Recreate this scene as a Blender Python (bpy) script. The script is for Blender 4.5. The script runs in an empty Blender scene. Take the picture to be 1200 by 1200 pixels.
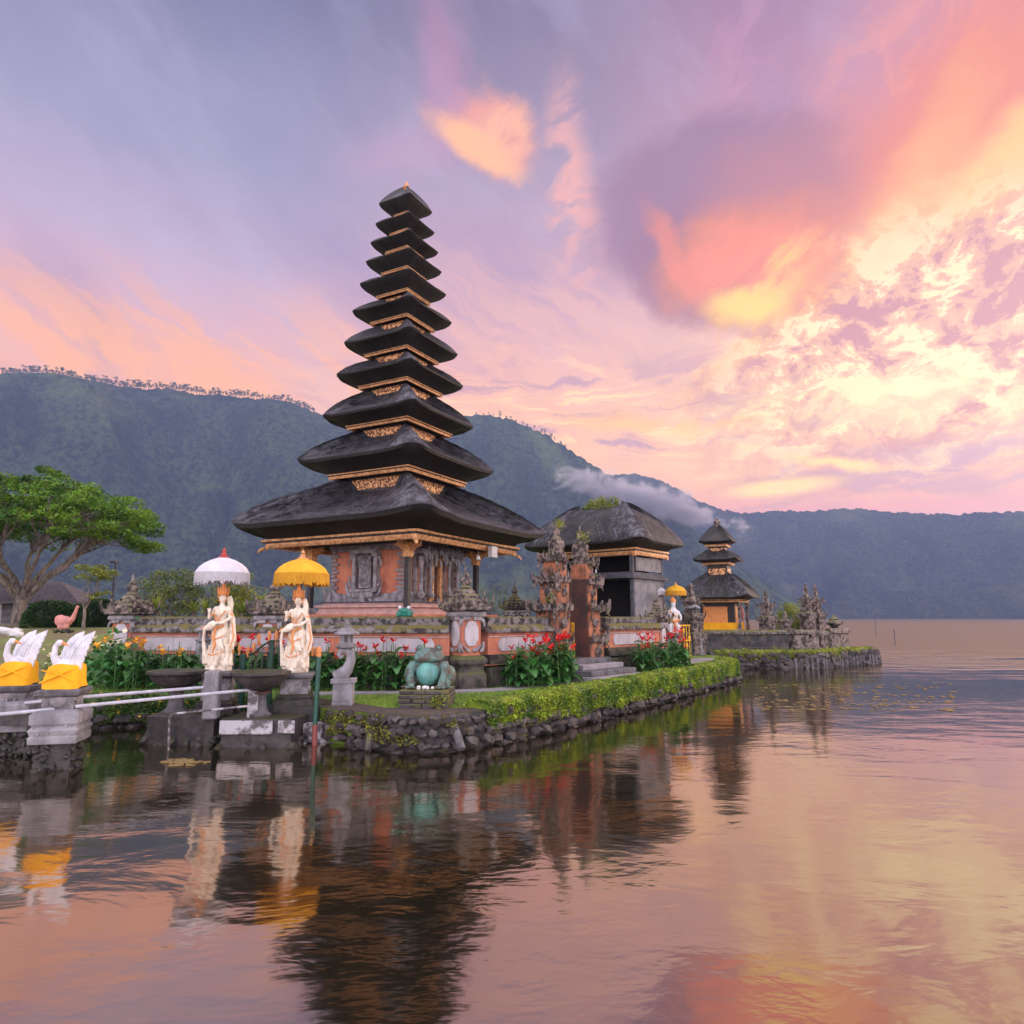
import bpy, math, random
import numpy as np
from mathutils import Vector, Matrix
random.seed(7); RNG = np.random.default_rng(7)
R = math.radians
# ------------------------------------------------------------------ camera
scene = bpy.context.scene
col = scene.collection
FPX, PITCH, EYE = 800.0, math.atan(124/800), 2.3
cam_d = bpy.data.cameras.new("camera"); cam = bpy.data.objects.new("camera", cam_d); col.objects.link(cam)
cam.location = (0, 0, EYE); cam.rotation_euler = (math.pi/2 + PITCH, 0, 0)
cam_d.sensor_width = 36; cam_d.lens = FPX/1200*36; cam_d.clip_start = .1; cam_d.clip_end = 20000
scene.camera = cam
def ray(px, py):
    dx = (px-600)/FPX; dy = (600-py)/FPX
    return dx, math.cos(PITCH)-dy*math.sin(PITCH), math.sin(PITCH)+dy*math.cos(PITCH)
def ground_at(px, py, z=0.0):
    a, b, c = ray(px, py); t = (z-EYE)/c
    return a*t, b*t
def at(px, py, Y):
    a, b, c = ray(px, py); t = Y/b
    return Vector((a*t, Y, EYE+c*t))
def azel(px, py):
    a, b, c = ray(px, py)
    return math.atan2(a, b), math.atan2(c, math.hypot(a, b))
def lin(c):
    return tuple((x/255/12.92) if x/255 <= .04045 else ((x/255+.055)/1.055)**2.4 for x in c)
# ------------------------------------------------------------------ node helper
class NT:
    def __init__(s, tree): s.t = tree; s.n = tree.nodes; s.l = tree.links
    def put(s, sock, v):
        if isinstance(v, bpy.types.NodeSocket): s.l.new(v, sock)
        elif v is not None:
            try: sock.default_value = v
            except Exception: sock.default_value = (*v, 1)
    def m(s, op, a, b=None, c=None, clamp=False):
        n = s.n.new('ShaderNodeMath'); n.operation = op; n.use_clamp = clamp
        for i, v in enumerate((a, b, c)): s.put(n.inputs[i], v)
        return n.outputs[0]
    def vm(s, op, a, b=None):
        n = s.n.new('ShaderNodeVectorMath'); n.operation = op
        s.put(n.inputs[0], a)
        if b is not None:
            if op == 'SCALE': s.put(n.inputs[3], b)
            else: s.put(n.inputs[1], b)
        return n.outputs['Value' if op in ('LENGTH', 'DOT_PRODUCT') else 0]
    def xyz(s, v):
        n = s.n.new('ShaderNodeSeparateXYZ'); s.put(n.inputs[0], v); return n.outputs
    def comb(s, x, y, z=0.0):
        n = s.n.new('ShaderNodeCombineXYZ')
        for i, v in enumerate((x, y, z)): s.put(n.inputs[i], v)
        return n.outputs[0]
    def mix(s, f, a, b, bt='MIX'):
        n = s.n.new('ShaderNodeMix'); n.data_type = 'RGBA'; n.blend_type = bt
        s.put(n.inputs[0], f)
        for i, v in ((6, a), (7, b)):
            if isinstance(v, tuple) and len(v) == 3: v = (*v, 1)
            s.put(n.inputs[i], v)
        return n.outputs[2]
    def sm(s, x, e0, e1, a=0.0, b=1.0):
        n = s.n.new('ShaderNodeMapRange'); n.interpolation_type = 'SMOOTHSTEP'
        s.put(n.inputs[0], x); n.inputs[1].default_value = e0; n.inputs[2].default_value = e1
        n.inputs[3].default_value = a; n.inputs[4].default_value = b
        return n.outputs[0]
    def noise(s, vec, scale, detail=4, rough=.5, dist=0.0):
        n = s.n.new('ShaderNodeTexNoise'); s.put(n.inputs['Vector'], vec)
        n.inputs['Scale'].default_value = scale; n.inputs['Detail'].default_value = detail
        n.inputs['Roughness'].default_value = rough; n.inputs['Distortion'].default_value = dist
        return n.outputs
    def ramp(s, f, stops, ease='LINEAR'):
        n = s.n.new('ShaderNodeValToRGB'); s.put(n.inputs[0], f); cr = n.color_ramp; cr.interpolation = ease
        while len(cr.elements) < len(stops): cr.elements.new(.5)
        for e, (p, c) in zip(cr.elements, stops):
            e.position = p; e.color = (*c, 1) if len(c) == 3 else c
        return n.outputs[0]
# ------------------------------------------------------------------ world: dusk sky
SUN_AZ, SUN_EL = R(60), R(11)
world = bpy.data.worlds.new("World"); scene.world = world; world.use_nodes = True
w = NT(world.node_tree); w.n.clear()
tc = w.n.new('ShaderNodeTexCoord').outputs['Generated']
d = w.vm('NORMALIZE', tc); dx_, dy_, dz_ = w.xyz(d)[0:3]
az = w.m('ARCTAN2', dx_, dy_); dza = w.m('ABSOLUTE', dz_); el = w.m('ARCSINE', dza)
P0 = w.comb(az, w.m('MULTIPLY', el, 1.35), 0.0)
wn1 = w.noise(P0, 3.2, 3, .5)[1]; wn2 = w.noise(P0, 11.0, 5, .62)[1]
w1 = w.xyz(wn1); w2 = w.xyz(wn2)
def warp(base, a, b, i):
    t = w.m('MULTIPLY_ADD', w.m('SUBTRACT', a[i], .5), .07, base)
    return w.m('MULTIPLY_ADD', w.m('SUBTRACT', b[i], .5), .05, t)
U = warp(az, w1, w2, 0); V = warp(el, w1, w2, 1)
def dirvec(angle, along, across):      # streak coordinates, angle measured downwards to the right
    ca, sa = math.cos(R(angle)), math.sin(R(angle))
    x = w.m('SUBTRACT', w.m('MULTIPLY', U, ca*along), w.m('MULTIPLY', V, sa*along))
    y = w.m('ADD', w.m('MULTIPLY', U, sa*across), w.m('MULTIPLY', V, ca*across))
    return w.comb(x, y, 0.0)
edge = w.noise(P0, 16.0, 7, .68, .4)[0]
def blob(px, py, rx, ry, rot=0, soft=.5, u=None, v=None, e=.6):
    u = U if u is None else u; v = V if v is None else v
    u0, v0 = azel(px, py); k = 1/FPX*math.cos(u0)**1.2
    ca, sa = math.cos(R(rot)), math.sin(R(rot))
    du = w.m('SUBTRACT', u, u0); dv = w.m('SUBTRACT', v, v0)
    x = w.m('ADD', w.m('MULTIPLY', du, ca/(rx*k)), w.m('MULTIPLY', dv, sa/(rx*k)))
    y = w.m('ADD', w.m('MULTIPLY', du, -sa/(ry*k)), w.m('MULTIPLY', dv, ca/(ry*k)))
    q = w.m('SQRT', w.m('ADD', w.m('MULTIPLY', x, x), w.m('MULTIPLY', y, y)))
    if e: q = w.m('MULTIPLY_ADD', w.m('SUBTRACT', edge, .5), e, q)
    return w.sm(q, 1-soft, 1+soft, 1.0, 0.0)
def vramp(stops):   # stops: (py, colour) along the middle of the photo, turned into elevation
    mx = R(60)
    st = sorted((max(0, azel(600, py)[1])/mx, lin(c)) for py, c in stops)
    return w.ramp(w.m('DIVIDE', V, mx, clamp=True), st)
left = vramp([(730, (222,168,170)), (470, (240,186,176)), (410, (222,182,192)), (340, (200,178,202)), (230, (174,168,194)), (110, (158,154,182)), (10, (132,129,158)), (-250, (150,145,170))])
mid_ = vramp([(730, (225,170,165)), (520, (245,190,170)), (440, (232,182,182)), (330, (202,168,188)), (200, (182,162,184)), (80, (160,144,168)), (0, (144,130,156)), (-250, (150,135,160))])
right = vramp([(730, (214,155,165)), (610, (226,164,166)), (500, (246,204,182)), (400, (240,196,182)), (280, (222,164,164)), (150, (196,150,170)), (30, (176,136,164)), (-250, (180,150,175))])
c = w.mix(w.sm(az, -.45, .0), left, mid_); c = w.mix(w.sm(az, .02, .40), c, right)
streak = w.m('ADD', w.m('MULTIPLY', w.noise(dirvec(34, 1.6, 3.6), 1.5, 5, .52, .2)[0], .7), w.m('MULTIPLY', w.noise(dirvec(40, 2.6, 9.0), 1.4, 6, .56, .3)[0], .3))
c = w.mix(w.m('MULTIPLY', w.sm(streak, .48, .68), .34), c, lin((206,198,222)))
c = w.mix(w.m('MULTIPLY', w.sm(streak, .52, .32), .34), c, lin((146,136,176)))
strk2 = w.noise(dirvec(30, 2.2, 10.0), 1.6, 7, .62, .6)[0]
low = w.m('MULTIPLY', w.m('MULTIPLY', w.sm(el, R(27), R(19)), w.sm(az, .15, -.25)), w.sm(strk2, .46, .60))
c = w.mix(w.m('MULTIPLY', low, .8), c, lin((248,188,158)))
def paint(mask, colr, k=1.0, gain=1.0):
    global c
    cc = tuple(x*gain for x in lin(colr))
    c = w.mix(w.m('MULTIPLY', mask, k), c, cc)
def mul(a, b): return w.m('MULTIPLY', a, b)
fine = w.noise(w.comb(mul(U, 1.0), mul(V, 1.5), .2), 17.0, 8, .66, .25)[0]; mid = w.noise(dirvec(-30, 3.0, 9.0), 1.7, 7, .62, .6)[0]
hz = w.noise(w.comb(mul(U, 3.0), mul(V, 17.0), .3), 1.7, 7, .62, .7)[0]
wisp = w.noise(dirvec(-25, 5, 12), 1.2, 7, .65, 1.0)[0]
paint(mul(blob(620, 400, 200, 90, 0, .8), w.sm(strk2, .42, .62)), (238,192,182), .6)
paint(blob(760, 505, 420, 85, 0, .6), (250,196,166), .5)
paint(mul(blob(770, 515, 400, 90, -4, .5), w.sm(hz, .51, .63)), (196,156,180), .8)
paint(mul(blob(800, 485, 330, 62, -6, .6), w.sm(hz, .49, .36)), (255,222,180), .85)
paint(blob(520, 90, 30, 75, 12, .7), (206,154,184), .55)
paint(blob(470, 180, 60, 26, 10, .8), (206,168,196), .5)
paint(blob(578, 150, 58, 42, -28, .35), (240,170,158), .9)
paint(blob(560, 168, 62, 19, -26, .5), (255,200,158), .9)
paint(mul(blob(590, 150, 40, 30, -20, .5), w.sm(wisp, .4, .6)), (252,196,166), .8)
paint(mul(blob(668, 225, 30, 88, 4, .6), w.sm(wisp, .36, .55)), (238,182,176), .9)
paint(blob(1100, 70, 190, 90, 25, .7), (216,150,164), .7)
paint(mul(blob(1110, 50, 130, 60, 5, .7), w.sm(wisp, .42, .6)), (240,166,150), .7)
paint(mul(blob(890, 120, 60, 110, 0, .8), w.sm(wisp, .45, .62)), (214,160,186), .5)
paint(blob(1150, 120, 230, 85, 22, .6), (236,146,120), .92)
paint(blob(1190, 178, 170, 40, 20, .6), (255,204,138), .95)
paint(blob(1040, 255, 140, 34, 48, .6), (250,184,132), .85)
paint(blob(835, 235, 155, 92, 6, .20, None, None, .3), (168,130,156), .84)     # lens cloud
paint(blob(820, 310, 95, 66, -20, .22, None, None, .3), (174,130,152), .82)
paint(blob(915, 240, 100, 72, 14, .6), (210,140,138), .65)
paint(blob(880, 296, 98, 50, 10, .6), (242,152,112), .85)
paint(blob(930, 370, 125, 17, 27, .7, None, None, .4), (255,206,142), .95)
paint(blob(1015, 300, 70, 18, 44, .7), (255,206,146), .85)
mott = blob(1090, 395, 270, 135, 12, .4)
paint(mott, (238,184,160), .85)
paint(mul(mott, w.sm(fine, .50, .57)), (255,232,190), .95)
paint(mul(mott, w.sm(fine, .49, .41)), (206,144,158), .85)
paint(mul(blob(880, 318, 84, 46, 0, .6), w.sm(mid, .28, .52)), (252,158,88), .95)
paint(mul(blob(900, 330, 66, 24, 34, .6), w.sm(mid, .36, .56)), (255,206,104), .95)
paint(blob(870, 362, 40, 18, -10, .6, None, None, .5), (255,218,120), .92)
paint(mul(blob(788, 296, 12, 55, 30, .7), w.sm(wisp, .25, .5)), (240,150,124), .7)
paint(mul(blob(1080, 468, 230, 36, -2, .6), w.sm(mid, .38, .55)), (255,232,184), .65)
paint(mul(blob(1130, 440, 120, 60, 0, .7), w.sm(fine, .42, .58)), (255,234,196), .5)
paint(mul(blob(1150, 545, 190, 34, 0, .5), w.sm(hz, .38, .56)), (200,158,182), .85)
paint(blob(915, 571, 58, 9, 3, .6, az, el), (255,218,140), .9)
paint(blob(975, 549, 44, 6, -10, .7), (255,222,155), .85)
paint(mul(blob(770, 497, 90, 9, -6, .8), w.sm(wisp, .4, .55)), (255,200,140), .7)
gm = w.n.new('ShaderNodeGamma'); w.put(gm.inputs[0], c); gm.inputs[1].default_value = 1.24; c = w.vm('SCALE', gm.outputs[0], 1.03)
# unseen sky overhead and behind, brightened to add fill light on the foreground
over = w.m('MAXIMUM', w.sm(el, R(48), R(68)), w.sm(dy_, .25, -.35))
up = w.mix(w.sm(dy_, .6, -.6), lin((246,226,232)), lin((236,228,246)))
SKY_FILL = 2.15
c = w.mix(over, c, w.vm('SCALE', up, SKY_FILL))
HAZE, AIR_TOP = .0002, 600.0       # the sky lies beyond the haze: its light is dimmed and tinted by the air in front
Tn = w.m('POWER', math.e, w.m('MULTIPLY', w.m('MINIMUM', w.m('DIVIDE', AIR_TOP, w.m('MAXIMUM', dza, .01)), 4300.0), -HAZE))
sc_ = w.m('SUBTRACT', 1.0, Tn)
c = w.vm('SUBTRACT', c, w.vm('SCALE', w.comb(.30, .36, .66), sc_))
c = w.vm('MAXIMUM', w.vm('SCALE', c, w.m('DIVIDE', 1.0, Tn)), (.02, .02, .02))
ski = w.n.new('ShaderNodeTexSky'); ski.sky_type = 'NISHITA'; ski.sun_disc = False
ski.sun_elevation = SUN_EL; ski.sun_rotation = SUN_AZ; ski.air_density = 1; ski.dust_density = 1
bg1 = w.n.new('ShaderNodeBackground'); w.put(bg1.inputs[0], ski.outputs[0]); bg1.inputs[1].default_value = .05
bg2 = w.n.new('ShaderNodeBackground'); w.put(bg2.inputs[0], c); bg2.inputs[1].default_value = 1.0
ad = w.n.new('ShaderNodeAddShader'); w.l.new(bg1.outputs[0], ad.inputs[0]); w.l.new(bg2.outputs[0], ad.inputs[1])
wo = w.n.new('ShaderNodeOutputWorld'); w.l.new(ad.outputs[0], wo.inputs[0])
world.cycles.sampling_method = 'MANUAL'; world.cycles.sample_map_resolution = 512
# ------------------------------------------------------------------ sun, exposure
sd = bpy.data.lights.new("sun", 'SUN'); sd.energy = 3.2; sd.angle = R(12); sd.color = (1, .74, .52)
sun = bpy.data.objects.new("sun", sd); col.objects.link(sun)
sv = Vector((math.sin(SUN_AZ)*math.cos(SUN_EL), math.cos(SUN_AZ)*math.cos(SUN_EL), math.sin(SUN_EL)))
sun.rotation_euler = sv.to_track_quat('Z', 'Y').to_euler()
scene.view_settings.view_transform = 'Standard'; scene.view_settings.look = 'None'
scene.view_settings.exposure = 0.0; scene.view_settings.gamma = 1.0
scene.cycles.use_denoising = True
scene.cycles.max_bounces = 8; scene.cycles.diffuse_bounces = 3; scene.cycles.glossy_bounces = 4
scene.cycles.transparent_max_bounces = 8; scene.cycles.volume_bounces = 0
# ------------------------------------------------------------------ materials
MATS = {}
def mat(name, c1, c2=None, scale=3, rough=.8, bump=0, bscale=20, metal=0, lo=.35, hi=.65, moss=None, mossk=.5, spec=.4,
        stretch=None, island=0, trans=0, detail=5, streak=None):
    m = bpy.data.materials.new(name); m.use_nodes = True; n = NT(m.node_tree); n.n.clear()
    b = n.n.new('ShaderNodeBsdfPrincipled'); o = n.n.new('ShaderNodeOutputMaterial')
    tco = n.n.new('ShaderNodeTexCoord').outputs['Object']
    oi = n.n.new('ShaderNodeObjectInfo')
    v = n.vm('ADD', tco, n.vm('SCALE', n.comb(1.0, 1.7, .6), n.m('MULTIPLY', oi.outputs['Random'], 40.0)))
    vs = n.vm('MULTIPLY', v, stretch) if stretch else v
    c = (*c1, 1)
    nz = n.noise(vs, scale, detail, .6)[0]
    if c2: c = n.mix(n.sm(nz, lo, hi), c, (*c2, 1))
    if streak:    # rain stains running down the face
        sv_ = n.noise(n.vm('MULTIPLY', v, (3.5, 3.5, .5)), 2.0, 5, .6)[0]
        c = n.mix(n.m('MULTIPLY', n.sm(sv_, .5, .72), .65), c, (*streak, 1))
    ge = n.n.new('ShaderNodeNewGeometry')
    if moss:
        nz2 = n.noise(v, 2.3, 6, .65)[0]
        upn = n.xyz(ge.outputs['Normal'])[2]
        f = n.sm(n.m('ADD', n.m('MULTIPLY', upn, .35), nz2), 1.05-mossk, 1.25-mossk)
        c = n.mix(f, c, (*moss, 1))
    if island:
        ri = ge.outputs['Random Per Island']
        hsv = n.n.new('ShaderNodeHueSaturation'); n.put(hsv.inputs['Color'], c)
        n.put(hsv.inputs['Value'], n.m('MULTIPLY_ADD', ri, island*1.6, 1-island*.7))
        n.put(hsv.inputs['Hue'], n.m('MULTIPLY_ADD', ri, .05, .475))
        c = hsv.outputs[0]
    n.put(b.inputs['Base Color'], c)
    b.inputs['Roughness'].default_value = rough; b.inputs['Metallic'].default_value = metal
    b.inputs['Specular IOR Level'].default_value = spec
    if bump:
        bz = n.noise(n.vm('MULTIPLY', v, stretch) if stretch else v, bscale, 6, .62)[0]
        bp = n.n.new('ShaderNodeBump'); bp.inputs['Strength'].default_value = min(1, bump); bp.inputs['Distance'].default_value = .03*max(1, bump)
        n.put(bp.inputs['Height'], bz); n.put(b.inputs['Normal'], bp.outputs[0])
    if trans:
        tr = n.n.new('ShaderNodeBsdfTranslucent'); n.put(tr.inputs[0], c)
        mx = n.n.new('ShaderNodeMixShader'); mx.inputs[0].default_value = trans
        n.l.new(b.outputs[0], mx.inputs[1]); n.l.new(tr.outputs[0], mx.inputs[2]); n.l.new(mx.outputs[0], o.inputs[0])
    else: n.l.new(b.outputs[0], o.inputs[0])
    MATS[name] = m; return m
MOSS = (.16, .15, .03)
mat('brick_orange', (.56,.20,.11), (.42,.14,.085), 2.5, .85, .25, 40, streak=(.30,.12,.09))
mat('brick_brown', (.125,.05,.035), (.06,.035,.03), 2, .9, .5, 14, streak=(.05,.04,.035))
mat('panel_grey', (.50,.45,.47), (.40,.36,.38), 3, .85, .2, 60, streak=(.27,.25,.26))
mat('carved_grey', (.33,.30,.31), (.16,.145,.155), 5, .85, .6, 30)
mat('carved_weathered', (.235,.18,.16), (.045,.037,.034), 6, .9, .7, 24, lo=.42, hi=.58, moss=(.16,.15,.07), mossk=.42)
mat('stone_dark', (.085,.075,.075), (.035,.032,.034), 4, .9, .8, 18, moss=(.13,.12,.035), mossk=.52)
mat('coping_stone', (.19,.17,.165), (.045,.04,.038), 7, .92, .9, 20, lo=.42, hi=.58, moss=(.13,.11,.03), mossk=.47)
mat('coping_lower', (.20,.18,.185), (.075,.068,.07), 6, .92, .8, 24, streak=(.05,.045,.045))
mat('wall_base_stone', (.10,.085,.07), (.03,.027,.024), 4, .92, .8, 20, moss=(.09,.10,.035), mossk=.55)
mat('trim_pink', (.55,.34,.30), (.42,.25,.22), 4, .85, .2, 40)
mat('gold_trim', (.80,.44,.20), (.45,.20,.08), 9, .42, .6, 45, metal=.15)
mat('gold_panel', (.80,.42,.18), (.13,.045,.025), 13, .45, 1, 22, metal=.1, lo=.47, hi=.53)
mat('wood_dark', (.022,.019,.02), (.04,.032,.03), 6, .6, .3, 30)
mat('wood_grey', (.10,.097,.115), (.05,.048,.058), 4, .8, .3, 30)
mat('concrete', (.31,.295,.31), (.17,.16,.17), 3, .9, .5, 30, streak=(.13,.125,.13))
mat('concrete_dark', (.15,.14,.145), (.07,.065,.068), 3, .9, .6, 22, streak=(.05,.047,.048))
mat('white_paint_worn', (.42,.40,.42), (.10,.085,.085), 4, .8, .4, 26, lo=.44, hi=.58, streak=(.10,.09,.09))
mat('wet_stone', (.055,.047,.046), (.02,.018,.018), 4, .5, .9, 9, moss=(.05,.052,.02), mossk=.42)
mat('bank_stone', (.085,.07,.068), (.022,.019,.02), 2.2, .75, .8, 14, island=.5)
mat('bank_moss', (.22,.20,.025), (.09,.10,.02), 7, .95, 1, 60, island=.4)
mat('soil', (.10,.072,.055), (.055,.04,.032), 6, .95, .7, 30)
mat('path_stone', (.30,.27,.275), (.21,.19,.195), 3, .85, .3, 30)
mat('statue_cream', (.74,.65,.52), (.50,.38,.27), 9, .7, .35, 30, lo=.45, hi=.7, streak=(.36,.27,.19))
mat('statue_orange', (.74,.30,.09), (.60,.22,.06), 9, .55, .3, 40)
mat('white_paint', (.70,.69,.72), (.55,.54,.58), 5, .7, .3, 30, streak=(.42,.41,.43))
mat('cloth_yellow', (.86,.42,.015), (.74,.33,.01), 2, .7, .25, 12, spec=.2)
mat('cloth_white', (.78,.76,.80), (.66,.64,.70), 3, .75, .2, 30, trans=.25)
mat('umbrella_yellow', (.90,.52,.03), (.80,.42,.02), 3, .7, .2, 30, trans=.25)
mat('fringe_white', (.70,.68,.70), (.50,.48,.50), 20, .9, .5, 60, stretch=(6,6,.5), trans=.2)
mat('fringe_yellow', (.80,.42,.03), (.58,.27,.02), 20, .9, .5, 60, stretch=(6,6,.5), trans=.2)
mat('brick_weathered', (.46,.17,.085), (.17,.08,.05), 3.5, .9, .5, 30, streak=(.10,.07,.06))
mat('red_foot', (.22,.06,.05), None, 1, .6)
mat('red_paint', (.42,.06,.05), None, 1, .5)
mat('green_paint', (.018,.085,.055), (.012,.05,.035), 6, .4, .1, 30)
mat('frog_green', (.11,.21,.18), (.085,.075,.055), 6, .6, .7, 24, lo=.42, hi=.58, streak=(.045,.05,.045))
mat('frog_belly', (.14,.38,.33), (.08,.24,.21), 6, .6, .4, 24, streak=(.10,.16,.13))
mat('frog_green_paint', (.02,.22,.16), (.02,.15,.11), 5, .5, .1, 30)
mat('metal_pale', (.50,.50,.56), (.38,.38,.42), 8, .4, .1, 40)
mat('interior_shade_black', (.012,.011,.011), None, 1, .95)
mat('roof_tile', (.10,.085,.09), (.055,.048,.05), 3, .85, 1, 9, stretch=(1.6,1.6,.3))
mat('plaster_grey', (.24,.225,.235), (.14,.13,.135), 2.2, .9, .2, 20, streak=(.13,.125,.125))
mat('pink_paint', (.60,.24,.20), (.45,.19,.16), 6, .6, .2, 30)
mat('beak_orange', (.72,.26,.06), None, 1, .5)
mat('leaf_tree', (.17,.30,.022), (.035,.10,.012), .8, .55, 0, island=.55, trans=.3)
mat('leaf_dark', (.035,.075,.014), (.016,.04,.01), 1.2, .6, 0, island=.5, trans=.2)
mat('leaf_yellow', (.27,.29,.035), (.13,.18,.022), .9, .6, 0, island=.5, trans=.3)
mat('leaf_olive', (.17,.20,.045), (.09,.13,.03), .9, .6, 0, island=.5, trans=.25)
mat('hedge_bright', (.25,.32,.02), (.06,.13,.015), 1.8, .5, 0, island=.8, trans=.25)
mat('hedge_low', (.075,.14,.018), (.035,.08,.014), 2.0, .5, 0, island=.6, trans=.2)
mat('canna_leaf', (.075,.24,.05), (.035,.13,.03), 3, .35, .15, 12, island=.45, trans=.25, spec=.6)
mat('canna_stem', (.06,.14,.03), None, 1, .5)
mat('flower_red', (.78,.03,.02), (.62,.02,.02), 8, .5, trans=.25)
mat('flower_yellow', (.90,.50,.02), (.85,.36,.02), 8, .5, trans=.25)
mat('flower_cream', (.85,.72,.45), None, 8, .5, trans=.25)
mat('bark', (.24,.19,.16), (.07,.055,.045), 4, .9, .9, 12, stretch=(2,2,.6), moss=(.14,.13,.05), mossk=.42)
mat('bark_dark', (.05,.04,.04), (.03,.025,.025), 4, .9, .3, 12)
mat('grass_blade', (.20,.30,.03), (.09,.17,.02), 1.2, .6, island=.8, trans=.2)
mat('lily_pad', (.26,.17,.06), (.14,.10,.03), 3, .5, island=.5)
mat('bone_white', (.62,.60,.60), None, 4, .6)
# ------------------------------------------------------------------ mesh builder
class MB:
    def __init__(s): s.v = []; s.f = []; s.mi = []; s.M = Matrix.Identity(4)
    def add(s, vs, fs, mi=0):
        o = len(s.v); s.v += [tuple(s.M @ Vector(v)) for v in vs]
        s.f += [tuple(i+o for i in f) for f in fs]; s.mi += [mi]*len(fs); return s
    def box(s, c, d, rz=0, mi=0, top=(1, 1)):
        x, y, z = d[0]/2, d[1]/2, d[2]/2; m = Matrix.Rotation(rz, 3, 'Z'); c = Vector(c)
        vs = [c + m @ Vector((sx*x*(top[0] if sz > 0 else 1), sy*y*(top[1] if sz > 0 else 1), sz*z)) for sz in (-1, 1) for sx, sy in ((-1,-1),(1,-1),(1,1),(-1,1))]
        return s.add(vs, [(3,2,1,0),(4,5,6,7),(0,1,5,4),(1,2,6,5),(2,3,7,6),(3,0,4,7)], mi)
    def lathe(s, prof, n=16, c=(0,0,0), sx=1, sy=1, rz=0, mi=0, ph=0, wob=None):
        vs = []; k = len(prof)
        for j, (r, z) in enumerate(prof):
            for i in range(n):
                a = 2*math.pi*i/n+ph; rr = r*(wob(a, z) if wob else 1)
                x, y = rr*math.cos(a)*sx, rr*math.sin(a)*sy
                vs.append((c[0]+x*math.cos(rz)-y*math.sin(rz), c[1]+x*math.sin(rz)+y*math.cos(rz), c[2]+z))
        fs = [(j*n+i, j*n+(i+1)%n, (j+1)*n+(i+1)%n, (j+1)*n+i) for j in range(k-1) for i in range(n)]
        fs.append(tuple(range(n-1, -1, -1))); fs.append(tuple((k-1)*n+i for i in range(n)))
        return s.add(vs, fs, mi)
    def sq(s, prof, c=(0,0,0), ax=1, ay=1, rz=0, mi=0):     # square stack: (half width, z)
        return s.lathe([(r*math.sqrt(2), z) for r, z in prof], 4, c, ax, ay, rz, mi, ph=math.pi/4)
    def tube(s, pts, rad, n=6, mi=0, flat=1):
        pts = [Vector(p) for p in pts]; k = len(pts)
        if not isinstance(rad, (list, tuple)): rad = [rad]*k
        vs = []; ref = None
        for j, p in enumerate(pts):
            t = (pts[min(j+1, k-1)]-pts[max(j-1, 0)])
            t = t.normalized() if t.length > 1e-9 else Vector((0,0,1))
            if ref is None: ref = t.orthogonal().normalized() if abs(t.z) < .99 else Vector((1,0,0))
            a = (ref - t*ref.dot(t)); a = a.normalized() if a.length > 1e-6 else t.orthogonal().normalized(); ref = a; b = t.cross(a)
            for i in range(n):
                q = 2*math.pi*i/n; vs.append(p + a*math.cos(q)*rad[j] + b*math.sin(q)*rad[j]*flat)
        fs = [(j*n+i, j*n+(i+1)%n, (j+1)*n+(i+1)%n, (j+1)*n+i) for j in range(k-1) for i in range(n)]
        fs.append(tuple(range(n-1, -1, -1))); fs.append(tuple((k-1)*n+i for i in range(n)))
        return s.add(vs, fs, mi)
    def ell(s, c, r, seg=12, ring=8, rot=None, mi=0):
        c = Vector(c); m = rot.to_matrix() if rot else Matrix.Identity(3); vs = []
        if not isinstance(r, (tuple, list)): r = (r, r, r)
        for j in range(ring+1):
            t = math.pi*(j+.02*(j==0)-.02*(j==ring))/ring
            for i in range(seg):
                a = 2*math.pi*i/seg
                vs.append(c + m @ Vector((r[0]*math.sin(t)*math.cos(a), r[1]*math.sin(t)*math.sin(a), r[2]*math.cos(t))))
        fs = [(j*seg+(i+1)%seg, j*seg+i, (j+1)*seg+i, (j+1)*seg+(i+1)%seg) for j in range(ring) for i in range(seg)]
        fs.append(tuple(range(seg))); fs.append(tuple(ring*seg+i for i in range(seg-1, -1, -1)))
        return s.add(vs, fs, mi)
    def tongue(s, p, out, up, L, wd, curl=.6, n=5, mi=0):   # curled carved leaf
        p = Vector(p); out = Vector(out).normalized(); up = Vector(up).normalized(); pts = []; rr = []
        for i in range(n):
            t = i/(n-1); pts.append(p + out*(L*t*(1-.35*curl*t)) + up*(L*curl*t*t)); rr.append(wd*(1.15-.75*t)*(1 if i else .8))
        return s.tube(pts, rr, 5, mi, .55)
    def rock(s, c, r, mi=0, sq=1):
        c = Vector(c); vs = []; m = Matrix.Rotation(random.uniform(0, 6.3), 3, Vector((random.gauss(0,1), random.gauss(0,1), random.gauss(0,1))))
        if not isinstance(r, (tuple, list)): r = (r, r, r)
        for t, n in ((0, 1), (.9, 5), (2.1, 5), (math.pi, 1)):
            for i in range(n):
                a = 2*math.pi*i/n + t; k = random.uniform(.8, 1.12)
                q = m @ (Vector((math.sin(t)*math.cos(a), math.sin(t)*math.sin(a), math.cos(t)))*k)
                vs.append(c + Vector((q.x*r[0], q.y*r[1], q.z*r[2])))
        fs = [(0, 1+i, 1+(i+1)%5) for i in range(5)] + [(1+i, 6+i, 6+(i+1)%5, 1+(i+1)%5) for i in range(5)] + [(11, 6+(i+1)%5, 6+i) for i in range(5)]
        return s.add(vs, fs, mi)
    def extrude(s, outline, t, mi=0):     # outline in x,z; thickness along y
        n = len(outline); vs = [(x, -t/2, z) for x, z in outline] + [(x, t/2, z) for x, z in outline]
        return s.add(vs, [tuple(range(n)), tuple(range(2*n-1, n-1, -1))] + [(i, i+n, (i+1)%n+n, (i+1)%n) for i in range(n)], mi)
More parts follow.
